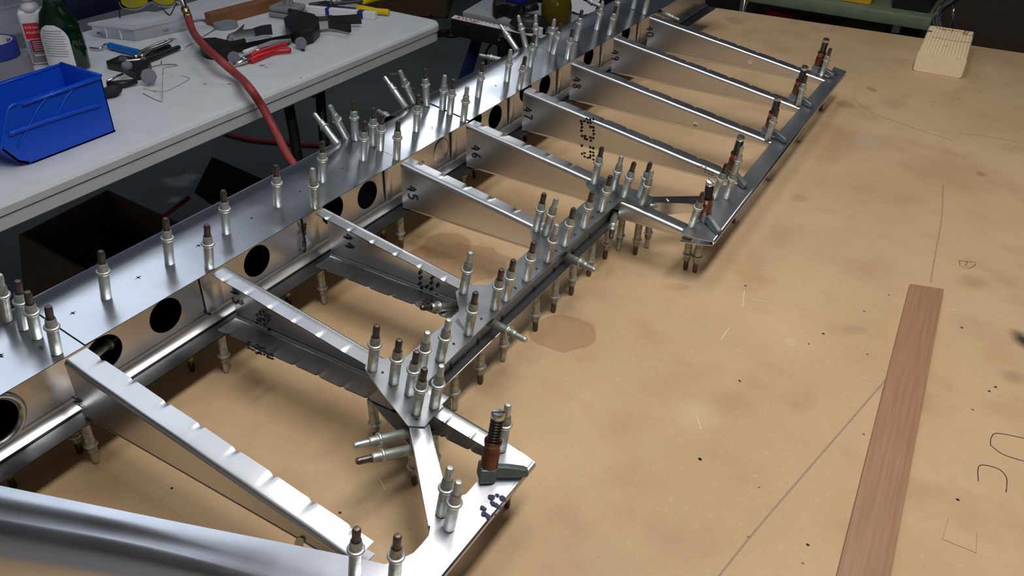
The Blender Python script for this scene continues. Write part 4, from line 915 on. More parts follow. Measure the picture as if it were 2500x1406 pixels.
# green bottle with white label
gc = W(172, 165); gc = Vector((gc.x, gc.y, TZ)); gb = empty('soap_bottle', gc, 'dark green liquid bottle with a curved white back label', 'bottle')
GX = Matrix.Translation(gc) @ Matrix.Rotation(.50, 4, 'Z') @ Matrix.Diagonal((1.0, .62, 1, 1))
lathe('body', [(.0005, .0006), (.045, .0006), (.051, .006), (.052, .06), (.049, .105), (.038, .135), (.026, .150), (.0225, .160), (.0225, .166), (.028, .172), (.030, .180), (.026, .190), (.016, .198), (.015, .215), (.0005, .216)], mat('green_soap_shell', (.001, .022, .005), .07, 0, (.001, .014, .004), 8, coat=.6), gb, 36, GX, 1.2)
lp = []
for k in range(15): a = PI * k / 14; lp.append((.034 * math.cos(a), .088 + .034 * math.sin(a)))
lp = [(-.034, .010), (.036, .010), (.036, .05)] + [(.034 * math.cos(PI * k / 14), .075 + .034 * math.sin(PI * k / 14)) for k in range(15)]
def onbody(x, z, dr=.0006):
    R_ = .052 if z < .06 else .052 - (z - .06) / .045 * .003 if z < .105 else .049 - (z - .105) / .03 * .011
    R_ += dr; x = max(-R_ * .98, min(R_ * .98, x)); return GX @ Vector((x, -math.sqrt(R_ * R_ - x * x) - .0008, z))
V = []; F = []
rows = [.012 + .1 * i / 16 for i in range(17)]
for z in rows:
    hw = .036 if z < .075 else .036 * math.sqrt(max(0, 1 - ((z - .075) / .0385) ** 2))
    for k in range(9): V.append(onbody(-.004 + hw * (2 * k / 8 - 1), z))
for i in range(16):
    for k in range(8): F.append((i * 9 + k, i * 9 + k + 1, (i + 1) * 9 + k + 1, (i + 1) * 9 + k))
mesh('back_label', V, F, PAPER, gb, True)
V = []; F = []
for i in range(11):
    z = .038 + .006 * i; hw = (.028 if z < .08 else .028 * math.sqrt(max(.05, 1 - ((z - .08) / .033) ** 2))) * (1 - .15 * (i % 3 == 0)); b = len(V)
    for k in range(7):
        x = -.004 + hw * (2 * k / 6 - 1)
        V += [onbody(x, z, .0010), onbody(x, z + .0014, .0010)]
    for k in range(6): F.append((b + 2 * k, b + 2 * k + 2, b + 2 * k + 3, b + 2 * k + 1))
mesh('label_lines', V, F, GREYL, gb)
# clear tub with oddments, far left
cc = W(10, 75); ct = empty('clear_tub', cc, 'clear plastic tub holding metal oddments in the top left corner', 'container')
tb = []
for r, z in ((.062, .001), (.070, .075), (.078, .077), (.078, .083), (.073, .083), (.066, .070), (.058, .004)): tb.append((r, z))
V = []; F = []
for r, z in tb:
    for p in rrect(-r, r, -r * .8, r * .8, .018, z, 4): V.append(cc + p)
n = 20
for i in range(len(tb) - 1):
    for k in range(n): F.append((i * n + k, i * n + (k + 1) % n, (i + 1) * n + (k + 1) % n, (i + 1) * n + k))
F.append(tuple(range(n))[::-1]); F.append(tuple((len(tb) - 1) * n + k for k in range(n))); mesh('tub', V, F, CLEARP, ct)
for k, a in enumerate((.2, 1.1, 2.3)):
    e = empty('metal_strip', cc, ('longest', 'middle', 'shortest')[k] + ' dull metal strip standing in the clear tub at the top left', 'metal strip')
    box('strip', (0, 0, 0), (.02, .002, .11 - .012 * k), STEEL, e, 0, .0004, M=Matrix.Translation(cc + Vector((.03 * math.cos(a * 2), .025 * math.sin(a * 2), .075))) @ Matrix.Rotation(a, 4, 'Z') @ Matrix.Rotation(.45, 4, 'Y') @ Matrix.Diagonal((.02, .002, .11 - .012 * k, 1)))
# navy case behind
nb = W(190, 52); o = box('navy_case', (nb.x - .05, nb.y + .15, TZ + .08), (.10, .34, .16), NAVY, None, 0, .006); tag(o, 'dark navy plastic case behind the green bottle', 'case')
# organiser box
pA, pB, pC = W(225, 90), W(332, 102), W(440, 78)
ob_ = empty('organiser_box', (pB + pA) / 2, 'flat clear plastic organiser box with a hinged lid, under the yellow glasses', 'box')
e1 = (pA - pB); e2 = (pC - pB); OBH = .036
def obp(s, t, z): return pB + e1 * s + e2 * t + Vector((0, 0, z))
def hexa(name, s0, s1, t0, t1, z0, z1, m, parent, bev=.002):
    bm = bmesh.new(); v = [bm.verts.new(obp(s, t, z)) for z in (z0, z1) for s, t in ((s0, t0), (s1, t0), (s1, t1), (s0, t1))]
    for f in ((0, 1, 2, 3), (4, 5, 6, 7), (0, 1, 5, 4), (1, 2, 6, 5), (2, 3, 7, 6), (3, 0, 4, 7)): bm.faces.new([v[i] for i in f])
    bmesh.ops.recalc_face_normals(bm, faces=bm.faces)
    if bev: bmesh.ops.bevel(bm, geom=bm.edges[:], offset=bev, segments=2, profile=.5, affect='EDGES')
    return from_bm(name, bm, m, parent, ang=.6)
FROST = mat('frosted_plastic', (.90, .93, .97), .28, 0, trans=.62, ior=1.1)
hexa('tray', .02, .98, .02, 1.25, .0006, OBH - .006, FROST, ob_); hexa('lid', -.02, 1.02, -.03, 1.3, OBH - .006, OBH + .002, FROST, ob_, .003); hexa('lid_panel', .1, .9, .12, 1.1, OBH + .0015, OBH + .004, FROST, ob_, .001)
for s in (.33, .66): hexa('divider', s - .006, s + .006, -.002, .02, .002, OBH - .008, WHITEP, ob_, 0)
for s, t in ((.75, .012), (.05, .75)):
    e = empty('drill_stub', obp(s, t, 0), 'grey metal pin inside the organiser box, ' + ('towards the green bottle' if s > .5 else 'towards the red hose'), 'pin')
    q = obp(s, t, .012); dv = (e1 if s > .5 else e2).normalized(); tube('pin', [q - dv * .012, q + dv * .004, q + dv * .0045, q + dv * .016], [.005, .005, .003, .003], GREYL, e, 10)
# yellow safety glasses standing on the organiser
gl = empty('safety_glasses', obp(.5, .8, OBH), 'clear framed safety glasses with yellow lenses resting on the organiser box', 'glasses')
gz = OBH + .004
L0 = W(335, 12, gz + .012)
def gp(px, py, h): return W(px, py, h)
def lens(pts, nm):
    P = smooth_path([gp(*p) for p in pts] + [gp(*pts[0])], 4)[:-1]; o = prism(nm, P, Vector((-.001, .002, 0)), YLENS, gl)
lens([(296, 8, .052), (312, 18, .050), (338, 17, .050), (358, 8, .052), (356, -6, .060), (326, -12, .064), (298, -6, .060)], 'lens')
lens([(372, 0, .056), (390, 10, .052), (412, 12, .050), (424, 6, .052), (424, -8, .060), (400, -14, .064), (376, -10, .062)], 'lens')
tube('frame', smooth_path([gp(290, 5, .054), gp(300, 20, .049), gp(335, 24, .048), (gp(362, 10, .053)), gp(372, 8, .053), gp(390, 16, .050), gp(420, 16, .049), gp(432, 4, .054)], 5), .0018, CLEARP, gl, 6)
tube('temple_arm', smooth_path([gp(292, 4, .054), gp(292, 30, .045), gp(293, 43, OBH + .006)], 4), .0016, BLACK, gl, 6); tube('temple_arm', smooth_path([gp(430, 8, .053), gp(420, 30, .045), gp(412, 36, OBH + .006), gp(394, 18, OBH + .006)], 4), .0016, BLACK, gl, 6)
# tools on the table ---------------------------------------------------
def tool(name, px, py, label, cat): return empty(name, W(px, py), label, cat)
t = tool('deburring_tool', 300, 125, 'bright blue handled hand tool with a bent steel shank', 'hand tool')
a, b = W(268, 112, .010), W(345, 131, .010); V, F = tube_vf([a, a + (b - a) * .08, a + (b - a) * .15, a + (b - a) * .2, b - (b - a) * .05, b], [.0095, .0102, .0085, .0092, .0098, .0085], 8); mesh('handle', V, F, BLUEH, t)
tube('shank', smooth_path([a, W(258, 108, .010), W(250, 114, .010), W(240, 119, .007), W(220, 117, .006)], 4), .003, STEEL, t, 8)
def plier_grip(name, pts, r, m, parent, seg=10, flat=.8):
    P = smooth_path(pts, 5); n = len(P); rr = [r * (.75 + .25 * math.sin(PI * min(1, i / n * 1.6 + .2))) for i in range(n)]; rr[-1] = r * .6; return tube(name, P, rr, m, parent, seg)
t = tool('fastener_pliers', 340, 140, 'worn silver spring-fastener pliers with a round eye', 'pliers')
lathe('eye', [(.0045, -.004), (.010, -.004), (.010, .004), (.0045, .004)], STEEL, t, 18, Matrix.Translation(W(301, 147, .022)) @ Matrix.Rotation(1.1, 4, 'X') @ Matrix.Rotation(.4, 4, 'Y'))
tube('jaw', smooth_path([W(304, 150, .020), W(325, 148, .020), W(345, 145, .020), W(352, 140, .020)], 4), .0045, STEEL, t, 8)
for q in (((330, 140), (350, 125), (375, 112), (405, 100)), ((345, 138), (365, 122), (395, 110), (420, 99))): plier_grip('handle', [W(x, y, .022) for x, y in q], .0055, STEEL, t)
t = tool('black_pliers', 390, 135, 'black gripped pliers lying under the silver pliers', 'pliers')
for q in (((350, 148), (380, 138), (410, 126), (438, 115)), ((345, 145), (375, 130), (400, 118), (416, 113))): plier_grip('grip', [W(x, y, .009) for x, y in q], .0082, BLACK, t)
lathe('pivot', [(.0005, 0), (.009, 0), (.009, .012), (.0005, .0125)], GREYPAD, t, 16, Matrix.Translation(W(338, 158, .003))); tube('jaw', [W(345, 148, .008), W(332, 158, .008), W(318, 160, .008)], [.008, .008, .003], DKSTEEL, t, 8)
def spring_clamp(name, label, body, pads, grips, spring=None, metal=BLACK):
    t = empty(name, body[0][0], label, 'clamp')
    for bpts, r in body_pairs(body): tube('arm', smooth_path(bpts, 5), r, metal, t, 10)
    return t
t = tool('pistol_clamp', 320, 185, 'black plastic clamp with grey swivel pads beside the blue bin', 'clamp')
prism('jaw', [W(x, y, .002) for x, y in ((262, 168), (300, 152), (340, 158), (372, 168), (362, 190), (335, 196), (300, 176))], Vector((0, 0, .020)), BLACK, t, .003)
tube('lever', smooth_path([W(266, 207, .008), (W(300, 205, .010)), W(334, 197, .012)], 4), [.008] * 9, BLACK, t, 10) if False else tube('lever', [W(262, 208, .010), W(300, 205, .010), W(334, 198, .010)], [.009, .009, .006], BLACK, t, 10)
tube('lever', [W(255, 228, .014), W(276, 222, .014), W(290, 216, .014)], [.011, .014, .010], RUBBER, t, 12)
tube('bar', [W(262, 198, .020), W(300, 180, .020)], .003, STEEL, t, 8)
for (x, y, h), nm, rr in (((363, 186, .022), 'swivel_pad', .0185), ((311, 165, .035), 'swivel_pad', .012)):
    d = (Vector((.75, -.55, .25)) if rr > .015 else Vector((0.1, -.1, 1))).normalized(); lathe(nm, [(.0005, 0), (rr * .9, 0), (rr, .003), (rr, .008), (rr * .85, .011), (.0005, .0115)], GREYPAD, t, 8 if rr > .015 else 16, Matrix.Translation(W(x, y, h)) @ Vector((0, 0, 1)).rotation_difference(d).to_matrix().to_4x4())
tag(tube('bent_wire', [W(349, 228, .001), W(372, 240, .001), W(393, 249, .001), W(396, 244, .004), W(397, 205, .022), W(398, 166, .040), W(418, 163, .038), W(433, 160, .036), W(428, 157, .034), W(400, 158, .030)], .0009, STEEL, None, 6), 'thin bent steel wire standing on the white table', 'wire')
tag(tube('copper_wire', smooth_path([W(366, 163, .002), W(392, 158, .005), W(394, 148, .014), W(395, 158, .004), W(412, 157, .003), W(430, 158, .003)], 3), .0009, COPPER, None, 6), 'short twist of copper wire beside the bent steel wire', 'wire')
tag(tube('thin_rod', [W(442, 122, .0016), W(482, 98, .0016), W(525, 72, .0016)], .0014, STEEL, None, 6), 'thin grey rod lying behind the red hose on the table', 'rod')
tag(tube('grey_cable', smooth_path([W(440, 60, .004), W(460, 54, .004), W(490, 48, .004), W(508, 52, .004)], 4), .0035, GREYL, None, 8), 'short grey cable behind the red hose', 'cable')
# red air hose: over the table edge, down to the floor, and a loop on the floor
hz = empty('air_hose', W(470, 60), 'red rubber air hose with a brass fitting, draped over the white table edge', 'hose')
HP = [W(459, 42, .055), W(472, 78, .040), W(495, 108, .044), W(535, 145, .046), W(575, 180, .024), onx(607, 212, -.845), onx(640, 260, -.825), onx(672, 320, -.79), onx(697, 370, -.74), onx(722, 410, -.70), onx(755, 470, -.64), onx(800, 560, -.56)]
tube('hose', smooth_path(HP, 8), .0098, REDHOSE, hz, 12)
a = W(459, 42, .055); dv = (W(459, 42, .055) - W(472, 78, .030)).normalized()
tube('fitting', [a - dv * .006, a + dv * .006, a + dv * .0065, a + dv * .016, a + dv * .0165, a + dv * .034], [.0112, .0112, .0088, .0088, .0110, .0110], BRASS, hz, 12); tube('coupling', [a + dv * .034, a + dv * .06, a + dv * .061, a + dv * .085], [.008, .009, .0125, .0125], CHROME, hz, 14)
HF = [onz(400, 225, FZ + .011), onz(495, 292, FZ + .011), onz(545, 322, FZ + .011), onz(600, 338, FZ + .011), onz(660, 346, FZ + .011), onz(740, 352, FZ + .011), onz(830, 360, FZ + .011), onz(900, 380, FZ + .011)]
fh = tube('hose', smooth_path(HF, 8), .0105, REDHOSE, hz, 12)
# brown timber block, grey tool body, white stick with blue tape
def plank(name, p0, p1, wd, h, m, label, cat, bev=.0015):
    d = (p1 - p0); d.z = 0; L = d.length; M = basis(p0, d, Vector((-d.y, d.x, 0)))
    o = from_bm(name, box_bm((0, 0, 0), (1, 1, 1), bev=0, M=Matrix.Translation((L / 2, wd / 2, h / 2 + .0004)) @ Matrix.Diagonal((L, wd, h, 1))), m, None)
    if bev:
        b = o.modifiers.new('edge', 'BEVEL'); b.width = bev; b.segments = 2
    o.matrix_world = M; o.location = M.translation; o.rotation_euler = M.to_euler(); tag(o, label, cat); return o
plank('brown_block', W(522, 66), W(700, 18), .035, .034, BROWNWOOD, 'stained brown timber block lying behind the red hose', 'block')
tag(lathe('tape_ring', [(.030, 0), (.033, 0), (.033, .012), (.030, .012)], GREYL, None, 28, Matrix.Translation(W(552, 66, .0006))), 'small ring of clear tape in front of the brown block', 'tape')
gt = tool('grey_tool', 690, 40, 'grey moulded plastic tool base behind the black clamps', 'tool')
M = basis(W(690, 46), W(722, 46) - W(655, 36), W(690, 20) - W(690, 46))
for z0, z1, s, nm in ((.0006, .017, 1, 'base'), (.018, .034, .96, 'upper_shell')):
    from_bm(nm, box_bm((0, 0, 0), (1, 1, 1), bev=0, M=M @ Matrix.Translation((0, .03, (z0 + z1) / 2)) @ Matrix.Diagonal((.088 * s, .075 * s, z1 - z0, 1))), GREYPL, gt)
for o in gt.children: b = o.modifiers.new('edge', 'BEVEL'); b.width = .007; b.segments = 3
lathe('post', [(.014, .033), (.012, .038), (.012, .075), (.002, .078)], GREYPL, gt, 18, M @ Matrix.Translation((0, .04, 0)))
tube('clip', smooth_path([M @ Vector((.02, .02, .036)), M @ Vector((.024, .016, .05)), M @ Vector((.028, .03, .06))], 4), .003, CHROME, gt, 8)
ws = plank('white_stick', W(735, 32), W(916, 49), .020, .020, PAPER, 'square white stick wrapped twice with blue tape', 'stick')
L_ = (W(916, 49) - W(735, 32)).length
for u, w_ in ((.36, .012), (.80, .018)):
    c = box('tape_wrap', (0, 0, 0), (1, 1, 1), BLUETAPE, None, 0, 0); c.data.transform(Matrix.Translation((L_ * u, .010, .0104)) @ Matrix.Diagonal((w_, .0206, .0204, 1))); c.parent = ws
    c.matrix_parent_inverse = Matrix.Identity(4)
t = tool('yellow_pliers', 850, 20, 'pliers with yellow dipped handles at the far end of the white table', 'pliers')
plier_grip('grip', [W(872, 22, .011), W(905, 26, .011), W(950, 30, .011)], .0125, YELLOW, t, 12); plier_grip('grip', [W(884, 2, .013), W(915, -4, .013), W(962, -10, .013)], .0125, YELLOW, t, 12)
tube('shank', smooth_path([W(880, 22, .010), W(840, 20, .010), W(800, 14, .010)], 4), .005, NAVYM, t, 8); tube('shank', smooth_path([W(890, 2, .012), W(850, 6, .012), W(810, 10, .012)], 4), .006, DKSTEEL, t, 8)
plier_grip('jaw', [W(812, 11, .012), W(785, 9, .011), W(755, 13, .006)], .009, DKSTEEL, t)
for x, y in ((795, 8), (810, 13), (822, 5), (840, 10)): lathe('rivet', [(.0005, 0), (.003, 0), (.003, .018), (.0005, .0185)], STEEL, t, 10, Matrix.Translation(W(x, y, .003)))
def spring_clamp(label, jaw, g1, g2, r=.011):
    t = empty('spring_clamp', jaw[0], label, 'clamp', 'metal spring clamps on the white table')
    P = smooth_path(jaw, 5); V = []; F = []
    for i, p in enumerate(P):
        for dz in (-.011, .011): V.append(p + Vector((0, 0, dz)))
    for i in range(len(P) - 1): F.append((2 * i, 2 * i + 2, 2 * i + 3, 2 * i + 1))
    o = mesh('metal_jaw', V, F, STEEL, t, True); solid(o, .004, 0)
    for g in (g1, g2):
        P = smooth_path(g, 5); V = []; F = []
        for i, p in enumerate(P):
            hgt = .010 + .004 * i / len(P)
            for dz in (-hgt, hgt): V.append(p + Vector((0, 0, dz)))
        for i in range(len(P) - 1): F.append((2 * i, 2 * i + 2, 2 * i + 3, 2 * i + 1))
        o = mesh('grip', V, F, RUBBER, t, True); solid(o, .007, 0)
    return t
t = spring_clamp('spring clamp with a silver jaw and two black grips in front of the white stick', [W(745, 46, .024), W(752, 62, .024), W(775, 62, .024), W(805, 60, .022)], [W(800, 60, .022), W(825, 62, .022), W(855, 68, .022)], [W(800, 48, .026), W(840, 48, .026), W(882, 46, .026)])
tube('jaw_tip', [W(744, 44, .024), W(747, 64, .024)], .010, RUBBER, t, 10); prism('web', [W(x, y, .020) for x, y in ((752, 46), (790, 46), (812, 42), (806, 58), (775, 58))], Vector((0, 0, .008)), STEEL, t, .002)
t = spring_clamp('spring clamp with a dark jaw and one black grip left of the black bar clamp', [W(556, 108, .015), W(562, 94, .018), W(590, 84, .022), W(622, 80, .024)], [W(618, 80, .024), W(640, 74, .024), W(664, 72, .024)], [W(556, 112, .012), W(578, 110, .012), W(600, 106, .012)])
tube('jaw_tip', [W(554, 110, .012), W(566, 92, .014)], .008, GREYL, t, 10); prism('web', [W(x, y, .010) for x, y in ((560, 100), (590, 92), (598, 62), (584, 74), (568, 88))], Vector((0, 0, .006)), STEEL, t, .001)
# black bar clamp
t = tool('bar_clamp', 640, 110, 'long black trigger bar clamp with grey pads across the middle of the table', 'clamp')
box('bar', (0, 0, 0), (1, 1, 1), BLACKM, t, 0, 0, M=basis((W(560, 122, .014) + W(735, 88, .014)) / 2, W(735, 88, .014) - W(560, 122, .014), Vector((0, 1, 0))) @ Matrix.Diagonal(((W(735, 88, 0) - W(560, 122, 0)).length, .006, .020, 1)))
prism('trigger_body', [W(x, y, .003) for x, y in ((700, 92), (696, 72), (720, 58), (704, 50), (712, 48), (745, 56), (770, 62), (782, 72), (782, 88), (766, 104), (738, 112), (715, 104))], Vector((0, 0, .034)), BLACK, t, .004)
prism('fixed_jaw', [W(x, y, .003) for x, y in ((490, 122), (500, 116), (530, 114), (565, 122), (570, 146), (545, 150), (505, 142), (492, 135))], Vector((0, 0, .026)), BLACK, t, .003)
for (x, y), rz in (((737, 104), .3), ((574, 140), .3)):
    d = Vector((.35, -1, .12)).normalized(); lathe('pad', [(.0005, 0), (.013, 0), (.016, .003), (.016, .009), (.0005, .010)], GREYPAD, t, 10, Matrix.Translation(W(x, y, .019)) @ Vector((0, 0, 1)).rotation_difference(d).to_matrix().to_4x4())
# red pliers, silver pen, blade
t = tool('red_pliers', 640, 140, 'pliers with red dipped handles in front of the bar clamp', 'pliers')
plier_grip('grip', [W(612, 148, .009), W(640, 136, .009), W(672, 126, .009), W(711, 122, .009)], .0088, REDHAND, t, 12); plier_grip('grip', [W(612, 138, .011), W(645, 124, .011), W(680, 112, .011), W(702, 108, .011)], .0075, REDHAND, t, 12)
tube('jaw', [W(614, 143, .010), W(592, 150, .010), W(570, 160, .006)], [.007, .008, .004], STEEL, t, 8); tube('jaw', [W(614, 136, .010), W(590, 146, .010), W(568, 156, .007)], [.005, .006, .003], CHROME, t, 8)
t = tool('silver_pen', 640, 125, 'slim silver scriber lying along the red pliers', 'scriber'); tube('barrel', [W(588, 131, .008), W(640, 120, .008), W(648, 118, .008), W(706, 108, .008)], [.002, .004, .005, .004], CHROME, t, 10)
t = tool('grey_file', 660, 108, 'grey flat file lying between the bar clamp and the red pliers', 'file'); tube('blade', [W(595, 128, .012), W(625, 118, .012)], [.006, .007], WHITEP, t, 8); tube('handle', [W(625, 118, .012), W(665, 106, .012), W(710, 99, .012)], [.006, .009, .006], GREYPL, t, 8)
tag(prism('steel_blade', [W(x, y, .0006) for x, y in ((728, 112), (735, 111), (746, 126), (737, 127))], Vector((0, 0, .0012)), STEEL, None), 'small bare steel blade under the grey pad of the bar clamp', 'blade')
# ---------------------------------------------------------------- floor items
cb = empty('cardboard_box', onz(250, 620, FZ), 'open dark cardboard box on the floor behind the frame', 'box')
BT = -.58
k = [onz(48, 572, BT), onz(262, 463, BT), onz(440, 545, BT)]; k.append(k[0] + k[2] - k[1])
cen = sum(k, Vector()) / 4
for i in range(4):
    p, q = k[i], k[(i + 1) % 4]; pb, qb = p.copy(), q.copy(); pb.z = qb.z = FZ + .002; inn = (cen - (p + q) / 2); inn.z = 0; inn.normalize()
    prism('side', [p, q, qb, pb], inn * .004, CARD, cb)
prism('bottom', [Vector((p.x, p.y, FZ + .002)) for p in k], Vector((0, 0, .004)), CARD, cb)
for i, tilt in ((3, -.20), (2, -.22)):
    p, q = k[i], k[(i + 1) % 4]; out = ((p + q) / 2 - cen); out.z = 0; out.normalize()
    prism('flap', [p, q, q + out * .05 + Vector((0, 0, tilt)), p + out * .06 + Vector((0, 0, tilt * .9))], out * .004, CARD, cb)
bk = empty('black_case', onz(560, 480, FZ), 'black folded case with a raised flap on the floor beside the red hose', 'case')
FT = [onz(440, 560, FZ + .01), onz(520, 384, -.45), onz(655, 440, -.52), onz(620, 560, FZ + .01)]
nn_ = (FT[1] - FT[0]).cross(FT[2] - FT[0]).normalized(); plate('flap', [onx(*p, -1.20) for p in ((474, 470), (517, 383), (640, 437), (700, 470), (600, 560))], BLACK, bk, (), .012)
c_ = onz(600, 500, FZ); box('body', (-1.10, c_.y - .30, FZ + .10), (.26, .36, .19), BLACK, bk, 0, .01)
tube('red_edge', [onx(398, 530, -1.17), onx(462, 482, -1.17)], .006, REDD, bk, 6)
# ---------------------------------------------------------------- power-tool table beyond the nose
RZ = -.25
def Q(px, py, h=0): return onz(px, py, RZ + h)
rt = empty('router_table', Q(1300, 60), 'small white-topped power-tool table on dark blue splayed legs behind the nose skin', 'tool table')
top_ = [Q(1129, 28), Q(1190, -8), Q(1530, 30), Q(1500, 100)]
prism('table_top', top_, Vector((0, 0, -.02)), mat('table_laminate', (.42, .43, .47), .4), rt, .003)
fr0, fr1 = Q(1114, 36, -.004), Q(1370, 92, -.004); dv = (fr1 - fr0).normalized(); ou = Vector((dv.y, -dv.x, 0))
prism('front_rail', [fr0 + dv * 0 + ou * .004, fr0 + ou * .046 + dv * .012, fr1 + ou * .046, fr1 + ou * .004], Vector((0, 0, -.055)), BLACK, rt, .003)
prism('scale_strip', [fr0 + ou * .007 + Vector((0, 0, .0008)), fr0 + ou * .043 + dv * .010 + Vector((0, 0, .0008)), fr1 + ou * .043 + Vector((0, 0, .0008)), fr1 + ou * .007 + Vector((0, 0, .0008))], Vector((0, 0, -.0006)), PAPER, rt)
Lr = (fr1 - fr0).length
blobs('scale_tick', [(fr0 + dv * (.02 + .016 * i) + ou * .013 + Vector((0, 0, .001)), .004, .0030) for i in range(int(Lr / .016) - 1)] + [(Q(1190 + 7.5 * i, 24 - 4.2 * i), .0035, .0015) for i in range(5)] + [(Q(1188, 24), .006, .002)], (0, 0, 1), dv, INK, rt)
MT = basis(fr0 + dv * .022 + ou * .040 + Vector((0, 0, .0012)), dv, -ou)
text('rail_lettering', 'RYOBI', .032, MT, REDP, rt, .0002)
l0 = Q(1163, 66, -.05); 
def splay(a, b, w, m, nm='leg'):
    d = (b - a).normalized(); s = Vector((.45, .9, 0)).normalized() * w; prism(nm, [a - s, a + s, b + s * 1.3, b - s * 1.3], Vector((.02, -.03, 0)), m, rt, .003)
splay(onx(1172, 66, -1.0), onx(1120, 235, -1.04), .022, NAVYM); splay(onx(1230, 80, -.80), onx(1262, 200, -.80), .02, BLACKM)
a = Q(1470, 100, -.05); splay(a, a + Vector((.12, -.02, -.6)), .02, NAVYM)
b0 = onx(1172, 66, -1.0); b1 = onx(1120, 235, -1.04); bb = b1 + (b1 - b0) * ((FZ - b1.z) / (b1.z - b0.z)); splay(b1, bb, .028, NAVYM)
sbx = onx(1214, 92, -.84); sw = box('switch_box', (0, 0, 0), (1, 1, 1), BLACK, rt, 0, 0, M=basis(sbx, dv, Vector((0, 0, 1))) @ Matrix.Translation((.055, -.045, -.03)) @ Matrix.Diagonal((.11, .09, .06, 1)))
SM = basis(sbx + ou * .0012, dv, Vector((0, 0, 1)))
lab_ = mesh('switch_label', [SM @ Vector(p) for p in ((.004, -.010, .0), (.030, -.010, .0), (.030, -.0, .0), (.004, -.0, .0))], [(0, 1, 2, 3)], REDP, rt)
text('switch_lettering', 'RYOBI', .0075, SM @ Matrix.Translation((.006, -.008, .0006)), PAPER, rt, .0001)
mesh('switch_label', [SM @ Vector(p) for p in ((.016, -.034, 0), (.030, -.034, 0), (.030, -.020, 0), (.016, -.020, 0))], [(0, 1, 2, 3)], GREYL, rt)
mesh('switch_label', [SM @ Vector(p) for p in ((.040, -.018, 0), (.080, -.018, 0), (.080, -.015, 0), (.040, -.015, 0))], [(0, 1, 2, 3)], GREYL, rt)
kk = empty('cordless_tool', Q(1270, 30), 'black tool holster with a blue body lying on the white tool table', 'power tool')
prism('holster', [Q(x, y, .002) for x, y in ((1202, 40), (1206, 22), (1222, 8), (1262, 4), (1310, 12), (1312, 20), (1285, 30), (1268, 44), (1250, 48), (1232, 40), (1212, 46))], Vector((0, 0, .045)), BLACK, kk, .006)
prism('blue_body', [Q(x, y, .046) for x, y in ((1235, 4), (1270, 10), (1290, 6), (1285, -10), (1240, -10))], Vector((0, 0, .03)), mat('tool_blue', (.01, .02, .25), .5), kk, .005)
tube('barrel', [Q(1280, 22, .03), Q(1312, 18, .03)], [.012, .010], BLACK, kk, 12)
ck = empty('tool_chuck', Q(1285, 52), 'round black tool base lying in front of the amber bottle', 'power tool')
lathe('disc', [(.0005, .0005), (.060, .0005), (.064, .012), (.05, .028), (.03, .034), (.0005, .035)], BLACK, ck, 28, Matrix.Translation(Q(1292, 66))); mesh('tag', [Q(*p, .037) for p in ((1282, 38), (1292, 35), (1293, 39), (1284, 42))], [(0, 1, 2, 3)], REDP, ck)
lathe('knob', [(.012, .0), (.014, .02), (.0005, .024)], WHITEP, ck, 14, Matrix.Translation(Q(1315, 84)))
am = Q(1357, 56); ab = empty('amber_bottle', am, 'round amber plastic bottle on the white tool table', 'bottle')
lathe('body', [(.0005, .0005), (.046, .0006), (.050, .005), (.050, .055), (.046, .072), (.032, .088), (.018, .095), (.017, .12), (.0005, .121)], AMBER, ab, 30, Matrix.Translation(am), 1.2)
lathe('contents', [(.0005, .003), (.045, .004), (.046, .018), (.0005, .018)], mat('orange_residue', (.45, .16, .01), .5), ab, 24, Matrix.Translation(am))
tag(prism('paper_sheet', [Q(1362, 14, .02), Q(1395, -10, .02), Q(1470, -10, .012), Q(1450, 30, .006), Q(1422, 36, .006)], Vector((0, 0, -.0006)), PAPER, None), 'sheet of white paper with faint sketches on the tool table', 'paper')
# floor cables, crates
for i, (pts, lb_) in enumerate(((((1000, 78), (1030, 88), (1075, 85), (1110, 70), (1140, 76), (1100, 88), (1060, 70), (1052, 40), (1070, 30), (1090, 40)), 'black cable coiled on the floor by the end of the white table, upper loops'), (((1000, 110), (1003, 88), (1020, 82), (1050, 80), (1100, 76), (1150, 82)), 'black cable trailing on the floor towards the tool table'), (((1188, 165), (1186, 140), (1190, 120), (1205, 105), (1225, 102)), 'black power cord hanging beside the blue leg of the tool table'))):
    P = [onz(x, y, FZ + .01) if i < 2 else onx(x, y, -.95) for x, y in pts]; tag(tube('power_cable', smooth_path(P, 6), .011 if i < 2 else .004, BLACK, None, 8), lb_, 'cable')
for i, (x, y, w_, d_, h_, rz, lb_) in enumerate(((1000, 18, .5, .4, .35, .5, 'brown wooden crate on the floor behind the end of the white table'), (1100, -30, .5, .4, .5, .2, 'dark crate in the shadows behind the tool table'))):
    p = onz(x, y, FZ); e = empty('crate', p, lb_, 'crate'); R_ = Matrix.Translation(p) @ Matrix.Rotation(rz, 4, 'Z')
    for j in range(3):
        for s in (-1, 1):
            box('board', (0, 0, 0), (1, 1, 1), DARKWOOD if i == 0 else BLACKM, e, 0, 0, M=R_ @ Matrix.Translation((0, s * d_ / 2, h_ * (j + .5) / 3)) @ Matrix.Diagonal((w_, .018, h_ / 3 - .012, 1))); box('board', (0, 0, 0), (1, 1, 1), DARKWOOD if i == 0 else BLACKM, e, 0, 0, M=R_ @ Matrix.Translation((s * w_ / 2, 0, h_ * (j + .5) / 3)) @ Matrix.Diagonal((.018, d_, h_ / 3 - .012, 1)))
    box('base', (0, 0, 0), (1, 1, 1), DARKWOOD if i == 0 else BLACKM, e, 0, 0, M=R_ @ Matrix.Translation((0, 0, .012)) @ Matrix.Diagonal((w_, d_, .02, 1)))
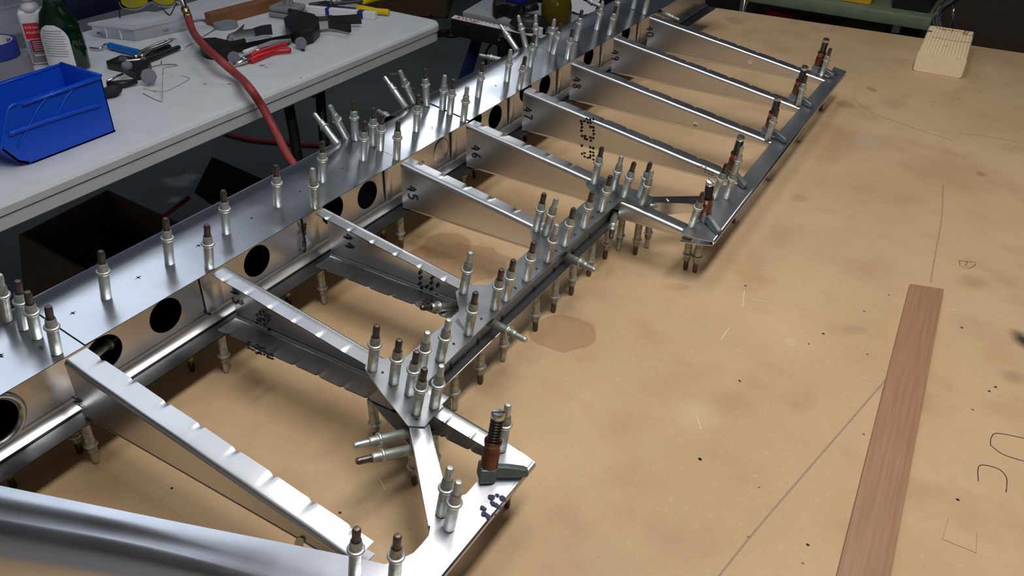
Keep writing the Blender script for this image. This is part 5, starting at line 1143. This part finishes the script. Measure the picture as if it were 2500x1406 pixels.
# ---------------------------------------------------------------- green shelf cart behind the bench
SY = 1.90
def H(px, py, y=SY): return ony(px, py, y)
gs = empty('shelf_cart', H(2000, 40), 'green enamel shelf cart with chrome posts behind the bench', 'shelf')
r0, r1 = H(1860, -2), H(2272, 62); zt2 = (H(2272, 44).z); xl = H(1817, 24).x - .04
prism('upper_shelf', [Vector((xl, SY, zt2)), Vector((r1.x, SY, zt2)), Vector((r1.x, SY + .42, zt2)), Vector((xl, SY + .42, zt2))], Vector((0, 0, -.034)), GREENSH, gs, .006)
prism('lower_shelf', [Vector((xl, SY, -.42)), Vector((r1.x, SY, -.42)), Vector((r1.x, SY + .42, -.42)), Vector((xl, SY + .42, -.42))], Vector((0, 0, -.034)), GREENSH, gs, .006)
tube('chrome_post', smooth_path([H(2298, 90), H(2290, 60), H(2288, 42), H(2300, 20), H(2322, 5), H(2345, -12)], 6), .011, CHROME, gs, 12)
tube('chrome_post', [H(2322, 75, SY + .02), H(2330, 8, SY + .02)], .005, CHROME, gs, 8)
a = H(2298, 90); tube('chrome_post', [a, Vector((a.x, a.y, FZ + .05))], .011, CHROME, gs, 12)
a = H(1817, 24); tube('chrome_post', [Vector((a.x, SY - .012, zt2 + .25)), Vector((a.x, SY - .012, FZ + .05))], .011, CHROME, gs, 12)
for x in (a.x, r1.x): lathe('caster', [(.0005, -.012), (.028, -.012), (.028, .012), (.0005, .012)], RUBBER, gs, 16, Matrix.Translation((x, SY + .03, FZ + .028)) @ Matrix.Rotation(PI / 2, 4, 'X'))
a = H(2056, -6, SY + .03); b = H(2122, 12, SY + .03)
yb = empty('yellow_bin', ((a.x + b.x) / 2, SY + .1, zt2), 'yellow plastic bin on the green shelf, cut by the top of the picture', 'bin')
for nm, c, d in (('front_wall', ((a.x + b.x) / 2, SY + .035, zt2 + .045), (b.x - a.x, .004, .088)), ('side_wall', (b.x, SY + .135, zt2 + .045), (.004, .2, .088)), ('side_wall', (a.x, SY + .135, zt2 + .045), (.004, .2, .088)), ('bottom', ((a.x + b.x) / 2, SY + .135, zt2 + .003), (b.x - a.x, .2, .004))): box(nm, c, d, YBIN, yb, 0, .001)
a = H(2175, 20, SY + .04); b = H(2268, 34, SY + .04)
o = box('black_box', ((a.x + b.x) / 2, SY + .16, zt2 + .075), (b.x - a.x, .24, .148), BLACK, None, 0, .004); tag(o, 'black box on the right of the green shelf', 'box')
def under(name, px, py, r, h, m, lbl, cat, y=SY + .12):
    p = H(px, py, y); M = Matrix.Translation((p.x, p.y, -.42 + .001)); hh_ = p.z + .42
    t = empty(name, (p.x, p.y, -.42), lbl, cat); lathe('body', [(.0005, 0), (r * .9, 0), (r, hh_ * .9), (r * 1.04, hh_ * .9), (r * 1.04, hh_ - .012)], m, t, 28, M); lathe('lid', [(r * 1.06, hh_ - .012), (r * 1.06, hh_ - .002), (r * .9, hh_), (.0005, hh_)], m, t, 28, M)
under('red_pail', 1918, 22, .050, .2, REDBK, 'shiny red lidded pail under the green shelf, rear left', 'pail', SY + .2); under('dark_red_pail', 1996, 46, .062, .2, mat('dim_red', (.34, .012, .012), .4), 'dark red pail under the middle of the green shelf', 'pail', SY + .12)
under('yellow_pail', 2106, 66, .055, .2, YDULL, 'dull yellow lidded pail under the green shelf', 'pail', SY + .1); 
p = H(2190, 62, SY + .08); o = box('white_card', (p.x, p.y, p.z - .005), (.02, .002, .03), PAPER, None, .3, 0); o.location = (0, 0, -.0); tag(o, 'small white card at the right under the green shelf', 'card')
p = H(2165, 80, SY + .14); o = box('navy_tub', (p.x + .035, p.y + .05, -.42 + .10), (.07, .16, .19), NAVY, None, 0, .01); tag(o, 'dark navy tub under the right end of the green shelf', 'tub')
p = H(1700, 10, SY + .1); e = empty('black_bag', (p.x, p.y, FZ), 'black crumpled sack standing on the floor behind the far end of the front spar', 'sack')
bm = bmesh.new(); bmesh.ops.create_icosphere(bm, subdivisions=3, radius=1); bmesh.ops.transform(bm, matrix=Matrix.Translation((p.x - .03, p.y + .08, (FZ - .16) / 2)) @ Matrix.Diagonal((.12, .12, (-FZ - .16) / 2, 1)), verts=bm.verts)
for v in bm.verts: v.co += Vector((random.uniform(-1, 1), random.uniform(-1, 1), random.uniform(-1, 1))) * .008
from_bm('bag', bm, BLACK, e, ang=.8)
p = H(1838, 8, SY + .05); tag(prism('grey_rag', [Vector((p.x - .05, SY + .02, -.20)), Vector((p.x + .04, SY + .02, -.19)), Vector((p.x + .06, SY + .12, -.19)), Vector((p.x - .04, SY + .14, -.20))], Vector((0, 0, -.2)), mat('grey_cloth', (.16, .17, .18), .8), None, .01), 'grey folded rag under the left end of the green shelf', 'rag')
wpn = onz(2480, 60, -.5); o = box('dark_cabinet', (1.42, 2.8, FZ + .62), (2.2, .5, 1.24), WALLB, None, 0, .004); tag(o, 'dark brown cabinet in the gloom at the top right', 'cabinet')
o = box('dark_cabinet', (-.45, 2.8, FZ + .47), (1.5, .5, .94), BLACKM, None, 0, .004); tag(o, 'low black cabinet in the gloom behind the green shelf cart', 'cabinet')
